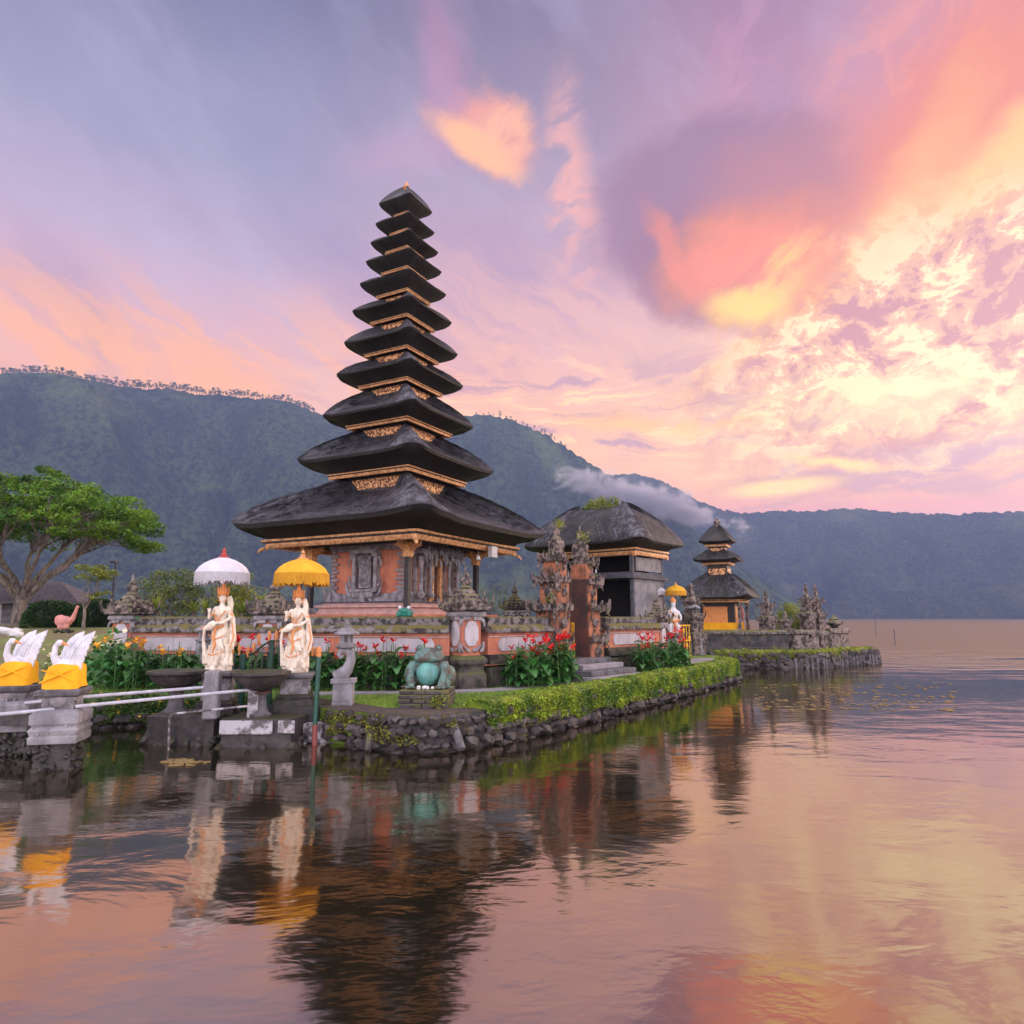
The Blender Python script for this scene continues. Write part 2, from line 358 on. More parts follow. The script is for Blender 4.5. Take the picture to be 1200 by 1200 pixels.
    def build(s, name, mats, parent=None, smooth=35, bevel=0, loc=None, rz=0, remesh=0, relax=0, wobble=0, sub=0):
        me = bpy.data.meshes.new(name); me.from_pydata(s.v, [], s.f)
        if isinstance(mats, str): mats = [mats]
        for m in mats: me.materials.append(MATS[m])
        if len(mats) > 1: me.polygons.foreach_set('material_index', s.mi)
        me.update()
        o = bpy.data.objects.new(name, me); col.objects.link(o)
        if bevel or remesh or sub:
            if remesh:
                r = o.modifiers.new('r', 'REMESH'); r.mode = 'VOXEL'; r.voxel_size = remesh
                if relax: q = o.modifiers.new('s', 'SMOOTH'); q.factor = .5; q.iterations = relax
            if sub: q = o.modifiers.new('u', 'SUBSURF'); q.levels = sub; q.render_levels = sub
            if bevel: q = o.modifiers.new('b', 'BEVEL'); q.width = bevel; q.segments = 1; q.limit_method = 'ANGLE'
            dg = bpy.context.evaluated_depsgraph_get(); me2 = bpy.data.meshes.new_from_object(o.evaluated_get(dg))
            o.modifiers.clear(); o.data = me2; bpy.data.meshes.remove(me); me = me2; me.name = name
        if wobble:
            n = len(me.vertices); co = np.empty(n*3); me.vertices.foreach_get('co', co); co = co.reshape(-1, 3)
            co += (vnoise3(co*9)-.5)*wobble; me.vertices.foreach_set('co', co.ravel()); me.update()
        if smooth:
            me.shade_smooth()
            if smooth < 180: me.set_sharp_from_angle(angle=R(smooth))
        else: me.shade_flat()
        if parent: o.parent = parent
        if loc is not None: o.location = loc
        if rz: o.rotation_euler.z = rz
        return o
def hash3(i, j, k): 
    n = np.sin(i*127.1 + j*311.7 + k*74.7)*43758.5453; return n - np.floor(n)
def vnoise2(x, y, s=0):
    i, j = np.floor(x), np.floor(y); u, v = x-i, y-j; u = u*u*(3-2*u); v = v*v*(3-2*v)
    h = lambda a, b: hash3(i+a, j+b, s+.5)
    return (h(0,0)*(1-u)+h(1,0)*u)*(1-v) + (h(0,1)*(1-u)+h(1,1)*u)*v
def fbm2(x, y, o=4, s=0, g=.5):
    a = 1; t = 0; r = 0
    for k in range(o): r = r + a*vnoise2(x*2**k+k*17.3, y*2**k+k*9.1, s+k); t += a; a *= g
    return r/t
def vnoise3(p):
    return np.stack([vnoise2(p[:,0]+p[:,2]*.7+7*k, p[:,1]+p[:,2]*1.3+3*k, k) for k in range(3)], 1)
def np_mesh(name, verts, faces, mats, parent=None, smooth=True, loc=None):
    verts = np.asarray(verts, dtype=np.float32); faces = np.asarray(faces, dtype=np.int32); k = faces.shape[1]
    me = bpy.data.meshes.new(name); me.vertices.add(len(verts)); me.vertices.foreach_set('co', verts.ravel())
    me.loops.add(faces.size); me.loops.foreach_set('vertex_index', faces.ravel())
    me.polygons.add(len(faces)); me.polygons.foreach_set('loop_start', np.arange(0, faces.size, k, dtype=np.int32))
    me.update(calc_edges=True)
    for m in ([mats] if isinstance(mats, str) else mats): me.materials.append(MATS[m])
    me.shade_smooth() if smooth else me.shade_flat()
    o = bpy.data.objects.new(name, me); col.objects.link(o)
    if parent: o.parent = parent
    if loc is not None: o.location = loc
    return o
def leaves(pts, size, up=.5, aspect=.5, seed=0):
    r = np.random.default_rng(seed); n = len(pts); pts = np.asarray(pts)
    a = r.normal(size=(n,3)); a[:,2] = a[:,2]*.6 - .1; a /= np.linalg.norm(a, axis=1)[:,None]
    nn = r.normal(size=(n,3)); nn[:,2] += up*2.5; b = np.cross(nn, a); b /= np.linalg.norm(b, axis=1)[:,None]+1e-9
    s = (size*r.uniform(.6, 1.3, n))[:,None]
    v = np.stack([pts-a*s*.5, pts+b*s*aspect*.5, pts+a*s*.5, pts-b*s*aspect*.5], 1).reshape(-1,3)
    f = np.arange(4*n).reshape(-1,4); return v, f
def tag(o, label=None, cat=None, group=None, kind=None):
    if label: o['label'] = label
    if cat: o['category'] = cat
    if group: o['group'] = group
    if kind: o['kind'] = kind
    return o
def thing(name, label, cat, loc=(0,0,0), rz=0, group=None):
    o = bpy.data.objects.new(name, None); col.objects.link(o); o.location = loc; o.rotation_euler = (0,0,rz); o.empty_display_size = .2
    return tag(o, label, cat, group)
def copy_tree(o, parent=None):
    c = o.copy(); col.objects.link(c); c.parent = parent
    for ch in [x for x in o.children]: copy_tree(ch, c)
    return c
# ------------------------------------------------------------------ lake
GZ = .60
def lake_material():
    m = bpy.data.materials.new('lake_water'); m.use_nodes = True; n = NT(m.node_tree); n.n.clear()
    g = n.n.new('ShaderNodeNewGeometry'); P = g.outputs['Position']; x, y, z = n.xyz(P)[0:3]
    dist = n.vm('LENGTH', P)
    patch = n.noise(n.comb(n.m('MULTIPLY', x, .035), n.m('MULTIPLY', y, .16), 0.0), 1.0, 5, .62)[0]   # breeze patches
    breeze = n.m('MULTIPLY', n.sm(dist, 24, 60), n.sm(n.m('ADD', patch, n.sm(dist, 30, 110, 0, .35)), .44, .58), clamp=True)
    calm = n.noise(n.comb(n.m('MULTIPLY', x, .55), n.m('MULTIPLY', y, 1.0), 0.0), 1.1, 4, .52, .5)[0]
    rip = n.noise(n.comb(n.m('MULTIPLY', x, .7), y, 0.0), 4.2, 3, .55, .3)[0]
    swell = n.noise(P, .22, 2, .5)[0]
    wav = n.noise(n.comb(n.m('MULTIPLY', x, .6), y, 0.0), .9, 5, .6)[0]
    ripmask = n.sm(n.noise(P, .25, 3, .5)[0], .36, .62, .25, 1.0)
    h = n.m('ADD', n.m('MULTIPLY', calm, .014), n.m('MULTIPLY', n.m('MULTIPLY', rip, ripmask), .0042))
    h = n.m('ADD', h, n.m('MULTIPLY', swell, .03))
    h = n.m('ADD', h, n.m('MULTIPLY', n.m('MULTIPLY', wav, breeze), .30))
    bp = n.n.new('ShaderNodeBump'); bp.inputs['Strength'].default_value = 1; bp.inputs['Distance'].default_value = 1.0
    n.put(bp.inputs['Height'], h)
    b = n.n.new('ShaderNodeBsdfPrincipled'); o = n.n.new('ShaderNodeOutputMaterial')
    b.inputs['Base Color'].default_value = (.010, .011, .006, 1); b.inputs['IOR'].default_value = WATER_IOR
    b.inputs['Specular Tint'].default_value = (1, .79, .62, 1)
    n.put(b.inputs['Roughness'], n.m('ADD', n.m('MULTIPLY', breeze, .34), n.sm(dist, 9, 30, .085, .05))); b.inputs['Specular IOR Level'].default_value = .5
    n.put(b.inputs['Normal'], bp.outputs[0])
    gl = n.n.new('ShaderNodeBsdfGlossy'); gl.inputs['Color'].default_value = (1, .82, .66, 1); gl.inputs['Roughness'].default_value = .07; n.put(gl.inputs['Normal'], bp.outputs[0])
    mx = n.n.new('ShaderNodeMixShader'); mx.inputs[0].default_value = .34; n.l.new(b.outputs[0], mx.inputs[1]); n.l.new(gl.outputs[0], mx.inputs[2])
    n.l.new(mx.outputs[0], o.inputs[0]); MATS['lake_water'] = m
WATER_IOR = 1.8
lake_material()
b = MB(); b.add([(-4200,-400,0),(4200,-400,0),(4200,4200,0),(-4200,4200,0)], [(0,1,2,3)])
lake = b.build('lake', 'lake_water', smooth=0); tag(lake, kind='structure')
# ------------------------------------------------------------------ ground
def grass_mat():
    m = mat('grass', (.17,.26,.025), (.09,.16,.02), 1.3, .8, .8, 60)
grass_mat()
mat('garden_soil', (.15,.20,.045), (.17,.12,.07), .5, .9, .8, 20)
TOP = [(-32,14.0),(-8.9,14.95),(-7.8,15.5),(-6.4,15.1),(-4.3,14.8),(-3.9,13.9),(-3.4,13.25),(-2.6,12.75),(-1.5,12.35),(-.95,12.65),(.45,14.2),(3.25,18.3),(7.9,25.4),(8.25,26),(8.9,29.5),(9.6,32.6),(14.1,32.6),(18.2,35.5),(19.5,39),(14,43),(-30,60)]
b = MB(); n_ = len(TOP)
b.add([(x,y,GZ) for x,y in TOP]+[(x,y,-.6) for x,y in TOP], [tuple(range(n_))]+[(i,i+n_,(i+1)%n_+n_,(i+1)%n_) for i in range(n_)])
tag(b.build('lawn', 'grass', smooth=0), kind='structure')
# muddy rim at the waterside round the frog
b = MB(); rim = [(-4.25,14.75),(-3.88,13.88),(-3.4,13.23),(-2.6,12.73),(-1.5,12.33),(-.97,12.62),(-.3,13.3),(-.75,13.45),(-1.3,13.35),(-2.4,13.45),(-3.1,14.1),(-3.7,14.9)]
b.add([(x,y,GZ+.006) for x,y in rim], [tuple(range(len(rim)))]); tag(b.build('soil_rim', 'soil', smooth=0), kind='structure')
# path along the courtyard
def strip(name, pts, wd, z, m, th=.03):
    b = MB(); vs = []; P = [Vector((x,y,0)) for x,y in pts]
    for i, p in enumerate(P):
        t = (P[min(i+1,len(P)-1)]-P[max(i-1,0)]).normalized(); nn = Vector((-t.y,t.x,0)); ww = wd[i] if isinstance(wd, list) else wd
        vs += [p+nn*ww/2+Vector((0,0,z)), p-nn*ww/2+Vector((0,0,z))]
    k = len(P); vs += [v-Vector((0,0,th)) for v in vs]
    fs = [(2*i,2*i+1,2*i+3,2*i+2) for i in range(k-1)] + [(2*i+1,2*k+2*i+1,2*k+2*i+3,2*i+3) for i in range(k-1)] + [(2*i,2*i+2,2*k+2*i+2,2*k+2*i) for i in range(k-1)]
    b.add(vs, fs); return tag(b.build(name, m, smooth=0), kind='structure')
pp = [ground_at(*q, GZ) for q in [(330,815),(400,813),(470,812),(530,811),(585,809),(640,802),(700,793),(752,784.5),(800,777),(832,772)]]
strip('path', pp, [.55,.5,.5,.5,.55,.7,.9,1.1,1.1,1.0], GZ+.03, 'path_stone')
# rising garden at the left
nx, ny = 120, 90
xs = np.linspace(-62, -4, nx); ys = np.linspace(17.6, 75, ny); X, Y = np.meshgrid(xs, ys)
def smf(t): t = np.clip(t, 0, 1); return t*t*(3-2*t)
def gz(x, y): return GZ+.012+1.25*smf((y-18.5)/17)*smf((-x-8)/5) + .10*(fbm2(np.asarray(x)*.4, np.asarray(y)*.4, 3)-.5)*smf((y-20)/5)
Z = gz(X, Y)
idx = np.arange(nx*ny).reshape(ny, nx); F = np.stack([idx[:-1,:-1], idx[:-1,1:], idx[1:,1:], idx[1:,:-1]], -1).reshape(-1,4)
tag(np_mesh('garden_ground', np.stack([X,Y,Z], -1).reshape(-1,3), F, 'garden_soil'), kind='structure')
# ------------------------------------------------------------------ mountains
def mountain_material(name, c1, c2, c3):
    m = bpy.data.materials.new(name); m.use_nodes = True; n = NT(m.node_tree); n.n.clear()
    P = n.n.new('ShaderNodeTexCoord').outputs['Object']
    b = n.n.new('ShaderNodeBsdfPrincipled'); o = n.n.new('ShaderNodeOutputMaterial')
    big = n.noise(P, .006, 5, .6)[0]; tree = n.noise(P, .11, 5, .7)[0]
    c = n.mix(n.sm(tree, .40, .58), (*c1,1), (*c2,1)); c = n.mix(n.m('MULTIPLY', n.sm(big, .54, .68), .8), c, (*c3,1)); c = n.mix(n.m('MULTIPLY', n.sm(n.noise(n.vm('MULTIPLY', P, (1,1,.35)), .013, 5, .6)[0], .50, .38), .6), c, (*c1,1))
    n.put(b.inputs['Base Color'], c); b.inputs['Roughness'].default_value = .95; b.inputs['Specular IOR Level'].default_value = .1
    bp = n.n.new('ShaderNodeBump'); bp.inputs['Strength'].default_value = 1; bp.inputs['Distance'].default_value = 5
    n.put(bp.inputs['Height'], n.noise(P, .09, 5, .65)[0]); n.put(b.inputs['Normal'], bp.outputs[0])
    n.l.new(b.outputs[0], o.inputs[0]); MATS[name] = m
mountain_material('forest', (.006,.011,.008), (.044,.062,.028), (.085,.11,.035))
mountain_material('forest_far', (.008,.011,.007), (.048,.052,.024), (.075,.085,.035))
def mountain(name, prof, R0, R1, naz, nr, matn, seed, gul=78., can=8.):
    A = np.array([azel(*p)[0] for p in prof]); E_ = np.array([math.tan(azel(*p)[1]) for p in prof])
    a = np.linspace(A[0], A[-1], naz); e = np.interp(a, A, E_)
    k = 9; e = np.convolve(np.pad(e, k, mode='edge'), np.ones(2*k+1)/(2*k+1), 'valid')
    t = np.concatenate([np.linspace(0, 1, nr)**.9, np.linspace(1.03, 1.5, 12)])
    T, AA = np.meshgrid(t, a, indexing='ij'); EE = np.broadcast_to(e, T.shape)
    r0 = R0*(1+.10*(vnoise2(AA*5, AA*0, seed)-.5)); r1 = R1*np.ones_like(r0); rr = r0+(r1-r0)*T
    X = rr*np.sin(AA); Y = rr*np.cos(AA); H = R1*EE*1/np.cos(0)
    up = np.where(T <= 1, .62*T+.38*T**2, 1-1.2*(T-1))
    env = np.clip(np.sin(np.pi*np.clip(T, 0, 1))**.8, 0, 1)
    # spurs and gullies falling from the ridge
    wx = AA*R1/230 + 1.3*(fbm2(X/300, Y/300, 3, seed+3)-.5)*2
    g1 = np.abs(vnoise2(wx, T*1.1+3, seed)*2-1); g2 = np.abs(fbm2(AA*R1/90+ .8*(T), T*2.2, 3, seed+5)*2-1)
    Z = H*up + env*(gul*(g1-.35)*2.2*np.clip(H/250, .2, 1.3) + gul*.8*(g2-.3)*np.clip(H/250, .2, 1))
    Z += can*(fbm2(X/16, Y/16, 3, seed+9)-.5)*np.clip(T*8, 0, 1) + can*.9*(vnoise2(X/7, Y/7, seed+4)-.5)*np.clip(T*8, 0, 1)
    # keep the crest line where it is
    lim = EE*rr + EYE; Z = np.where(T <= 1, np.minimum(Z+EYE*T, lim+can*.3), Z)
    Z = np.where(T < .004, -3, Z)
    n1, n2 = T.shape; idx = np.arange(n1*n2).reshape(n1, n2)
    F = np.stack([idx[:-1,:-1], idx[:-1,1:], idx[1:,1:], idx[1:,:-1]], -1).reshape(-1,4)[:, ::-1]
    o = np_mesh(name, np.stack([X,Y,Z], -1).reshape(-1,3), F, matn); tag(o, kind='structure'); return A, E_, R1
RIDGE = [(-420,452),(-200,445),(0,439),(60,438),(100,446),(150,455),(190,455),(240,462),(300,466),(340,472),(370,484),(420,508),(470,505),(520,490),(555,487),(575,486),(600,492),(640,509),(670,529),(695,546),(735,567),(775,590),(820,622),(870,662),(920,697),(960,717),(985,730)]
RID = mountain('mountain_slope', RIDGE, 950, 1500, 1350, 330, 'forest', 1)
RIDGE2 = [(560,600),(640,560),(700,556),(745,555),(780,565),(810,583),(840,596),(870,601),(900,600),(930,598),(960,598),(1000,596),(1040,599),(1080,602),(1120,603),(1150,600),(1200,600),(1260,604),(1400,600),(1700,610)]
mountain('far_hills', RIDGE2, 1750, 2350, 900, 200, 'forest_far', 11, 40, 10)
# small trees along the skyline of the left ridge
def crest_tree(seed):
    r = random.Random(seed); b = MB(); h = r.uniform(13, 17); b.tube([(0,0,-4),(r.uniform(-.4,.4),0,h*.5),(r.uniform(-1,1),0,h*.85)], [.55,.4,.15], 5)
    for k in range(5):
        a = r.uniform(0, 6.28); z = h*r.uniform(.4,.75); b.tube([(0,0,z),(math.cos(a)*2.2,math.sin(a)*2.2,z+2.5)], [.22,.08], 4)
    root = thing('ridge_tree', 'small thin tree standing on the skyline of the left mountain', 'tree', group='trees along the mountain skyline')
    b.build('trunk', 'bark_dark', root, 0)
    pts = []
    for k in range(11):
        a = r.uniform(0, 6.28); rad = r.uniform(.3,3.6); c0 = np.array((math.cos(a)*rad, math.sin(a)*rad, h*r.uniform(.30,1.0)))
        pts.append(c0+RNG.normal(size=(26,3))*np.array((1.0,1.0,.7)))
    v, f = leaves(np.concatenate(pts), 1.35, .3, .7, seed); np_mesh('crown', v, f, 'leaf_dark', root, False)
    return root
protos = [crest_tree(k) for k in range(4)]; kk = 0
px_ = 2.0
while px_ < 665:
    py_ = float(np.interp(px_, [p[0] for p in RIDGE], [p[1] for p in RIDGE]))
    if px_ < 368 or 557 < px_:
        a_, e_ = azel(px_, py_); rr = RID[2]*random.uniform(.985, 1.0)
        o = protos[kk] if kk < 4 else copy_tree(protos[kk % 4]); kk += 1
        o.location = (rr*math.sin(a_), rr*math.cos(a_), rr*math.tan(e_)+EYE-1.5); o.rotation_euler.z = random.uniform(0, 6.28)
        s_ = random.uniform(.55, 1.15)*(1 if px_ < 368 else .75); o.scale = (s_*1.1, s_*1.1, s_)
    px_ += random.uniform(1.6, 4.2) if px_ < 368 else random.uniform(3.5, 9)
# ------------------------------------------------------------------ air: haze box and the mist on the ridge
def volume_box(name, lo, hi, dens, colr, noisy=None):
    m = bpy.data.materials.new(name); m.use_nodes = True; n = NT(m.node_tree); n.n.clear()
    v = n.n.new('ShaderNodeVolumePrincipled'); o = n.n.new('ShaderNodeOutputMaterial'); n.l.new(v.outputs[0], o.inputs['Volume'])
    v.inputs['Color'].default_value = (*colr, 1); v.inputs['Density'].default_value = dens; v.inputs['Anisotropy'].default_value = .1
    if noisy: n.put(v.inputs['Density'], noisy(n))
    MATS[name] = m
    b = MB(); c = [(lo[i]+hi[i])/2 for i in range(3)]; d = [hi[i]-lo[i] for i in range(3)]; b.box(c, d)
    return b.build(name, name, smooth=0)
hz_ = volume_box('haze', (-4300,-420,-4), (4300,4300,AIR_TOP), HAZE, (.40,.55,1.0)); tag(hz_, 'blue evening haze filling the air over the lake', 'haze', kind='stuff')
def mist_density(n):
    P = n.n.new('ShaderNodeTexCoord').outputs['Object']; x, y, z = n.xyz(P)[0:3]
    nz = n.noise(n.vm('MULTIPLY', P, (1,1,1.4)), .016, 8, .66, .5)[0]
    # a bank that is thick at its left end on the ridge and thins out to the right
    dx = n.m('DIVIDE', x, 195); dz = n.m('DIVIDE', n.m('ADD', z, n.m('MULTIPLY', x, .32)), 42); dy = n.m('DIVIDE', y, 60)
    q = n.m('SQRT', n.m('ADD', n.m('ADD', n.m('MULTIPLY', dx, dx), n.m('MULTIPLY', dy, dy)), n.m('MULTIPLY', dz, dz)))
    body = n.m('SUBTRACT', n.m('MULTIPLY', nz, 2.1), n.m('MULTIPLY_ADD', q, .75, .42))
    return n.m('MULTIPLY', n.sm(body, -.04, .5), .085)
mc = at(748, 583, 1380)
mist = volume_box('ridge_mist', (-260,-80,-105), (260,80,105), .02, (.93,.88,.95), mist_density); mist.location = mc
mist.rotation_euler.z = -azel(748, 583)[0]
tag(mist, 'white mist drifting off the mountain ridge behind the pavilion roof', 'mist', kind='stuff')
# ------------------------------------------------------------------ embankments
WATERLINE = [(-4.15,14.9),(-3.95,13.95),(-3.45,13.15),(-2.6,12.5),(-1.5,12.1),(-.85,12.4),(.6,14.0),(3.4,18.05),(8.05,25.2),(8.5,25.9),(9.15,29.4),(9.75,32.2)]
def path_pts(line, step):
    out = []; 
    for (x0,y0),(x1,y1) in zip(line[:-1], line[1:]):
        L = math.hypot(x1-x0, y1-y0); k = max(1, int(round(L/step)))
        for i in range(k): out.append((x0+(x1-x0)*i/k, y0+(y1-y0)*i/k, (x1-x0)/L, (y1-y0)/L))
    return out
def embankment(name, line, label, top=.58, mats=('bank_stone','bank_moss'), mossto=0, step=.20, batter=.10, pale=0):
    root = thing(name, label, 'stone bank', (line[0][0], line[0][1], 0)); ox, oy = line[0]
    b = MB(); g = MB()
    # mortar backing wall
    P = [Vector((x-ox, y-oy, 0)) for x, y in line]; vs = []
    for i, p in enumerate(P):
        t = (P[min(i+1,len(P)-1)]-P[max(i-1,0)]).normalized(); nn = Vector((-t.y, t.x, 0))
        vs += [p+nn*.10+Vector((0,0,-.5)), p+nn*(.10+batter)+Vector((0,0,top+.015)), p+nn*(.35+batter)+Vector((0,0,top+.015))]
    k = len(P); g.add(vs, [(3*i+j, 3*i+3+j, 3*i+4+j, 3*i+1+j) for i in range(k-1) for j in (0,1)])
    g.build('mortar', 'stone_dark', root, 0)
    rows = max(2, int((top+.15)/.17))
    for x, y, tx, ty in path_pts(line, step):
        for r_ in range(rows):
            z = -.08+(top+.06)*r_/(rows-1)*.93; f = max(0, z/top)
            s = step*random.uniform(.5,.82); off = .06+batter*f+random.uniform(-.04,.03); al = random.uniform(-.09,.09)
            b.rock((x-ox-ty*off+tx*al, y-oy+tx*off+ty*al, z+random.uniform(-.03,.03)), (s*1.05, s*.9, s*random.uniform(.6,.85)))
    b.build('stone_facing', 'bank_stone', root, 40)
    return root
e1 = embankment('stone_embankment', WATERLINE, 'dark stone bank with yellow moss under the frog and the long clipped hedge')
# moss clumps over the stones under the frog, the concrete prop pipe
pts = []
for x, y, tx, ty in path_pts(WATERLINE[:6], .05):
    for q in range(26):
        z = random.uniform(.12, .60)
        if vnoise2(np.array([x*2.2+z]), np.array([y*2.2+z*3.5]), 4)[0] > .42: pts.append((x-WATERLINE[0][0]-ty*(.02+.10*z/.58)+random.gauss(0,.02), y-WATERLINE[0][1]+tx*(.02+.10*z/.58)+random.gauss(0,.02)-.05, z))
for x, y, tx, ty in path_pts(WATERLINE[5:7], .06):
    for q in range(5):
        z = random.uniform(.2,.5)
        if vnoise2(np.array([x*2.2+z]), np.array([y*2.2+z*2]), 4)[0] > .52: pts.append((x-WATERLINE[0][0]-ty*(.02+.10*z/.58), y-WATERLINE[0][1]+tx*(.02+.10*z/.58)-.04, z))
v, f = leaves(pts, .055, .2, .8, 5); tag(np_mesh('moss', v, f, 'bank_moss', e1, False))
b = MB(); p0 = at(529,840,12.55); p1 = at(541,878,12.25); b.tube([p0, (p0+p1)/2, p1], .075, 10)
tag(b.build('concrete_pipe', 'concrete_dark'), 'short leaning concrete pipe propped against the bank below and right of the frog', 'pipe')
b = MB(); p0 = at(437,838,12.75); p1 = at(431,880,12.35); b.tube([p0, (p0+p1)/2, p1], .06, 10)
tag(b.build('concrete_pipe', 'stone_dark'), 'dark mossy pipe standing against the bank below and left of the frog', 'pipe')
LEFTLINE = [(-32,13.7),(-16,14.3),(-8.88,14.74),(-7.76,15.3),(-6.3,14.9),(-5.2,14.6),(-4.2,14.6)]
embankment('stone_embankment', LEFTLINE, 'dark rocks at the waterline under the low flowering hedge at the left', .5, step=.34, batter=.15)
ISLET = [(9.3,32.1),(11.6,32.0),(14.3,32.1),(16.2,33.8),(18.5,35.2),(19.8,38.8)]
e3 = embankment('stone_embankment', ISLET, 'grey stone and concrete edge of the far islet round the small shrine', .62, step=.4, batter=.08)
b = MB()
for x, y, tx, ty in path_pts([(13.0,32.02),(14.3,32.1),(16.2,33.8),(18.5,35.2)], .27):
    b.tube([(x-9.3+ty*.05,y-32.1-tx*.05,-.3),(x-9.3+ty*.02,y-32.1-tx*.02,random.uniform(.35,.58))], .075, 7)
b.build('concrete_piles', 'concrete_dark', e3, 60)
# ------------------------------------------------------------------ hedges
def hedge(name, label, line, wid, z0, z1, n, size, m, hang=0, seed=1, flow=None, bumps=.05):
    root = thing(name, label, 'hedge', (line[0][0], line[0][1], 0)); ox, oy = line[0]
    prof = [(-.5,0),(-.5,.7),(-.36,.95),(0,1.0),(.36,.95),(.5,.7),(.56,.0)]; P = [Vector((x-ox,y-oy,0)) for x,y in line]; b = MB(); vs = []
    for i, p in enumerate(P):
        t = (P[min(i+1,len(P)-1)]-P[max(i-1,0)]).normalized(); nn = Vector((t.y, -t.x, 0))
        for u, v in prof: vs.append(p+nn*u*wid*.9+Vector((0,0,z0+.05+(z1-z0)*v*.93 - (hang*.35 if (v == 0 and u > 0) else 0))))
    k = len(prof); b.add(vs, [(i*k+j, i*k+j+1, (i+1)*k+j+1, (i+1)*k+j) for i in range(len(P)-1) for j in range(k-1)]+[tuple(range(k)), tuple((len(P)-1)*k+j for j in range(k-1,-1,-1))])
    b.build('foliage_mass', m, root, 60)
    r = np.random.default_rng(seed); seg = path_pts(line, .1); sx = np.array(seg); i = r.integers(0, len(seg), n)
    q = r.uniform(0, 1, n); al = r.uniform(-.06,.06,n)
    arc = np.array([-.5,-.5,-.36,0,.36,.5,.56]); zz = np.array([0,.7,.95,1,.95,.7,-hang/(z1-z0) if hang else 0]); tt = np.linspace(0,1,7)
    tt = np.array([0,.14,.2,.34,.48,.55,1.0]); u = np.interp(q, tt, arc)*wid; v = np.interp(q, tt, zz)*(z1-z0)+z0
    # ragged hanging edge
    if hang:
        e = (fbm2(sx[i,0]*1.6, sx[i,1]*1.6, 4, seed)-.45)*hang*2.2; keep = v > (z0-hang*.78 + e*.7); i, u, v, al = i[keep], u[keep], v[keep], al[keep]
    bx = (fbm2(sx[i,0]*2.2, sx[i,1]*2.2+v*2, 3, seed+2)-.5)*bumps*2
    px = sx[i,0]-ox+sx[i,3]*(u*(1+bx))+sx[i,2]*al; py = sx[i,1]-oy-sx[i,2]*(u*(1+bx))+sx[i,3]*al
    pts = np.stack([px,py,v+bx*.6],1)+r.normal(size=(len(px),3))*size*.35
    vv, ff = leaves(pts, size, .35, .6, seed); np_mesh('leaves', vv, ff, m, root, False)
    if flow:
        s_ = r.choice(len(pts), flow, replace=False); vv, ff = leaves(pts[s_]+np.array((0,-.03,.02)), size*1.1, 1, .9, seed+1); np_mesh('flowers', vv, ff, 'flower_yellow', root, False)
    return root
def offs(line, dd):
    P = [Vector((x,y,0)) for x,y in line]; o = []
    for i, p in enumerate(P):
        t = (P[min(i+1,len(P)-1)]-P[max(i-1,0)]).normalized(); o.append((p.x-t.y*dd, p.y+t.x*dd))
    return o
hl = offs([(-.35,13.0),(.6,14.0),(3.4,18.05),(8.05,25.2),(8.45,25.9),(8.75,27.4)], .38)
hedge('clipped_hedge', 'long bright yellow-green clipped hedge running along the stone bank right of the frog', hl, .68, .52, .76, 64000, .062, 'hedge_bright', hang=.40, seed=3)
hedge('flowering_hedge', 'low dark hedge with small yellow flowers along the water between the swans and the bowls', [(-13.5,14.62),(-8.9,15.1),(-7.8,15.6),(-6.3,15.25),(-5.5,15.0)], .6, .28, .68, 17000, .07, 'hedge_low', hang=.22, seed=4, flow=170)
hedge('creeping_plants', 'green creepers spilling over the edge of the far islet', [(9.4,32.35),(11.6,32.3),(14.2,32.4),(16.1,34.1),(18.3,35.6)], .5, .55, .80, 9000, .10, 'leaf_yellow', hang=.36, seed=5)
# ------------------------------------------------------------------ carved ornament helper
def carve(b, c, d, n, L=.16, wd=.045, mi=0, faces=('-y','+y','-x','+x'), up=1.0, curl=.7):
    for _ in range(n):
        fc = random.choice(faces); u, v = random.uniform(-.5,.5), random.uniform(-.5,.5)
        o = {'-y': (0,-1,0), '+y': (0,1,0), '-x': (-1,0,0), '+x': (1,0,0)}[fc]
        p = (c[0]+(u*d[0] if 'y' in fc else o[0]*d[0]/2*.9), c[1]+(u*d[1] if 'x' in fc else o[1]*d[1]/2*.9), c[2]+v*d[2])
        s = random.choice((-1,1)); o2 = Vector(o)+Vector((o[1]*s, o[0]*s, 0))*random.uniform(0,.9)
        if random.random() < .5: b.rock(p, [L*random.uniform(.22,.5) for _q in range(3)], mi)
        else: b.tongue(p, o2, (0,0,up*random.uniform(.5,1.2)), L*random.uniform(.5,1.0), wd*random.uniform(.9,1.5), curl*random.uniform(.9,1.7), 4, mi)
def corner_horns(b, h, z, L, wd, mi=0, rep=1):
    for sx in (-1,1):
        for sy in (-1,1):
            for k in range(rep): b.tongue((sx*h*(1-.25*k), sy*h*(1-.25*k), z-.02*k), (sx,sy,0), (0,0,1), L*(1-.2*k), wd, 1.25, 5, mi)
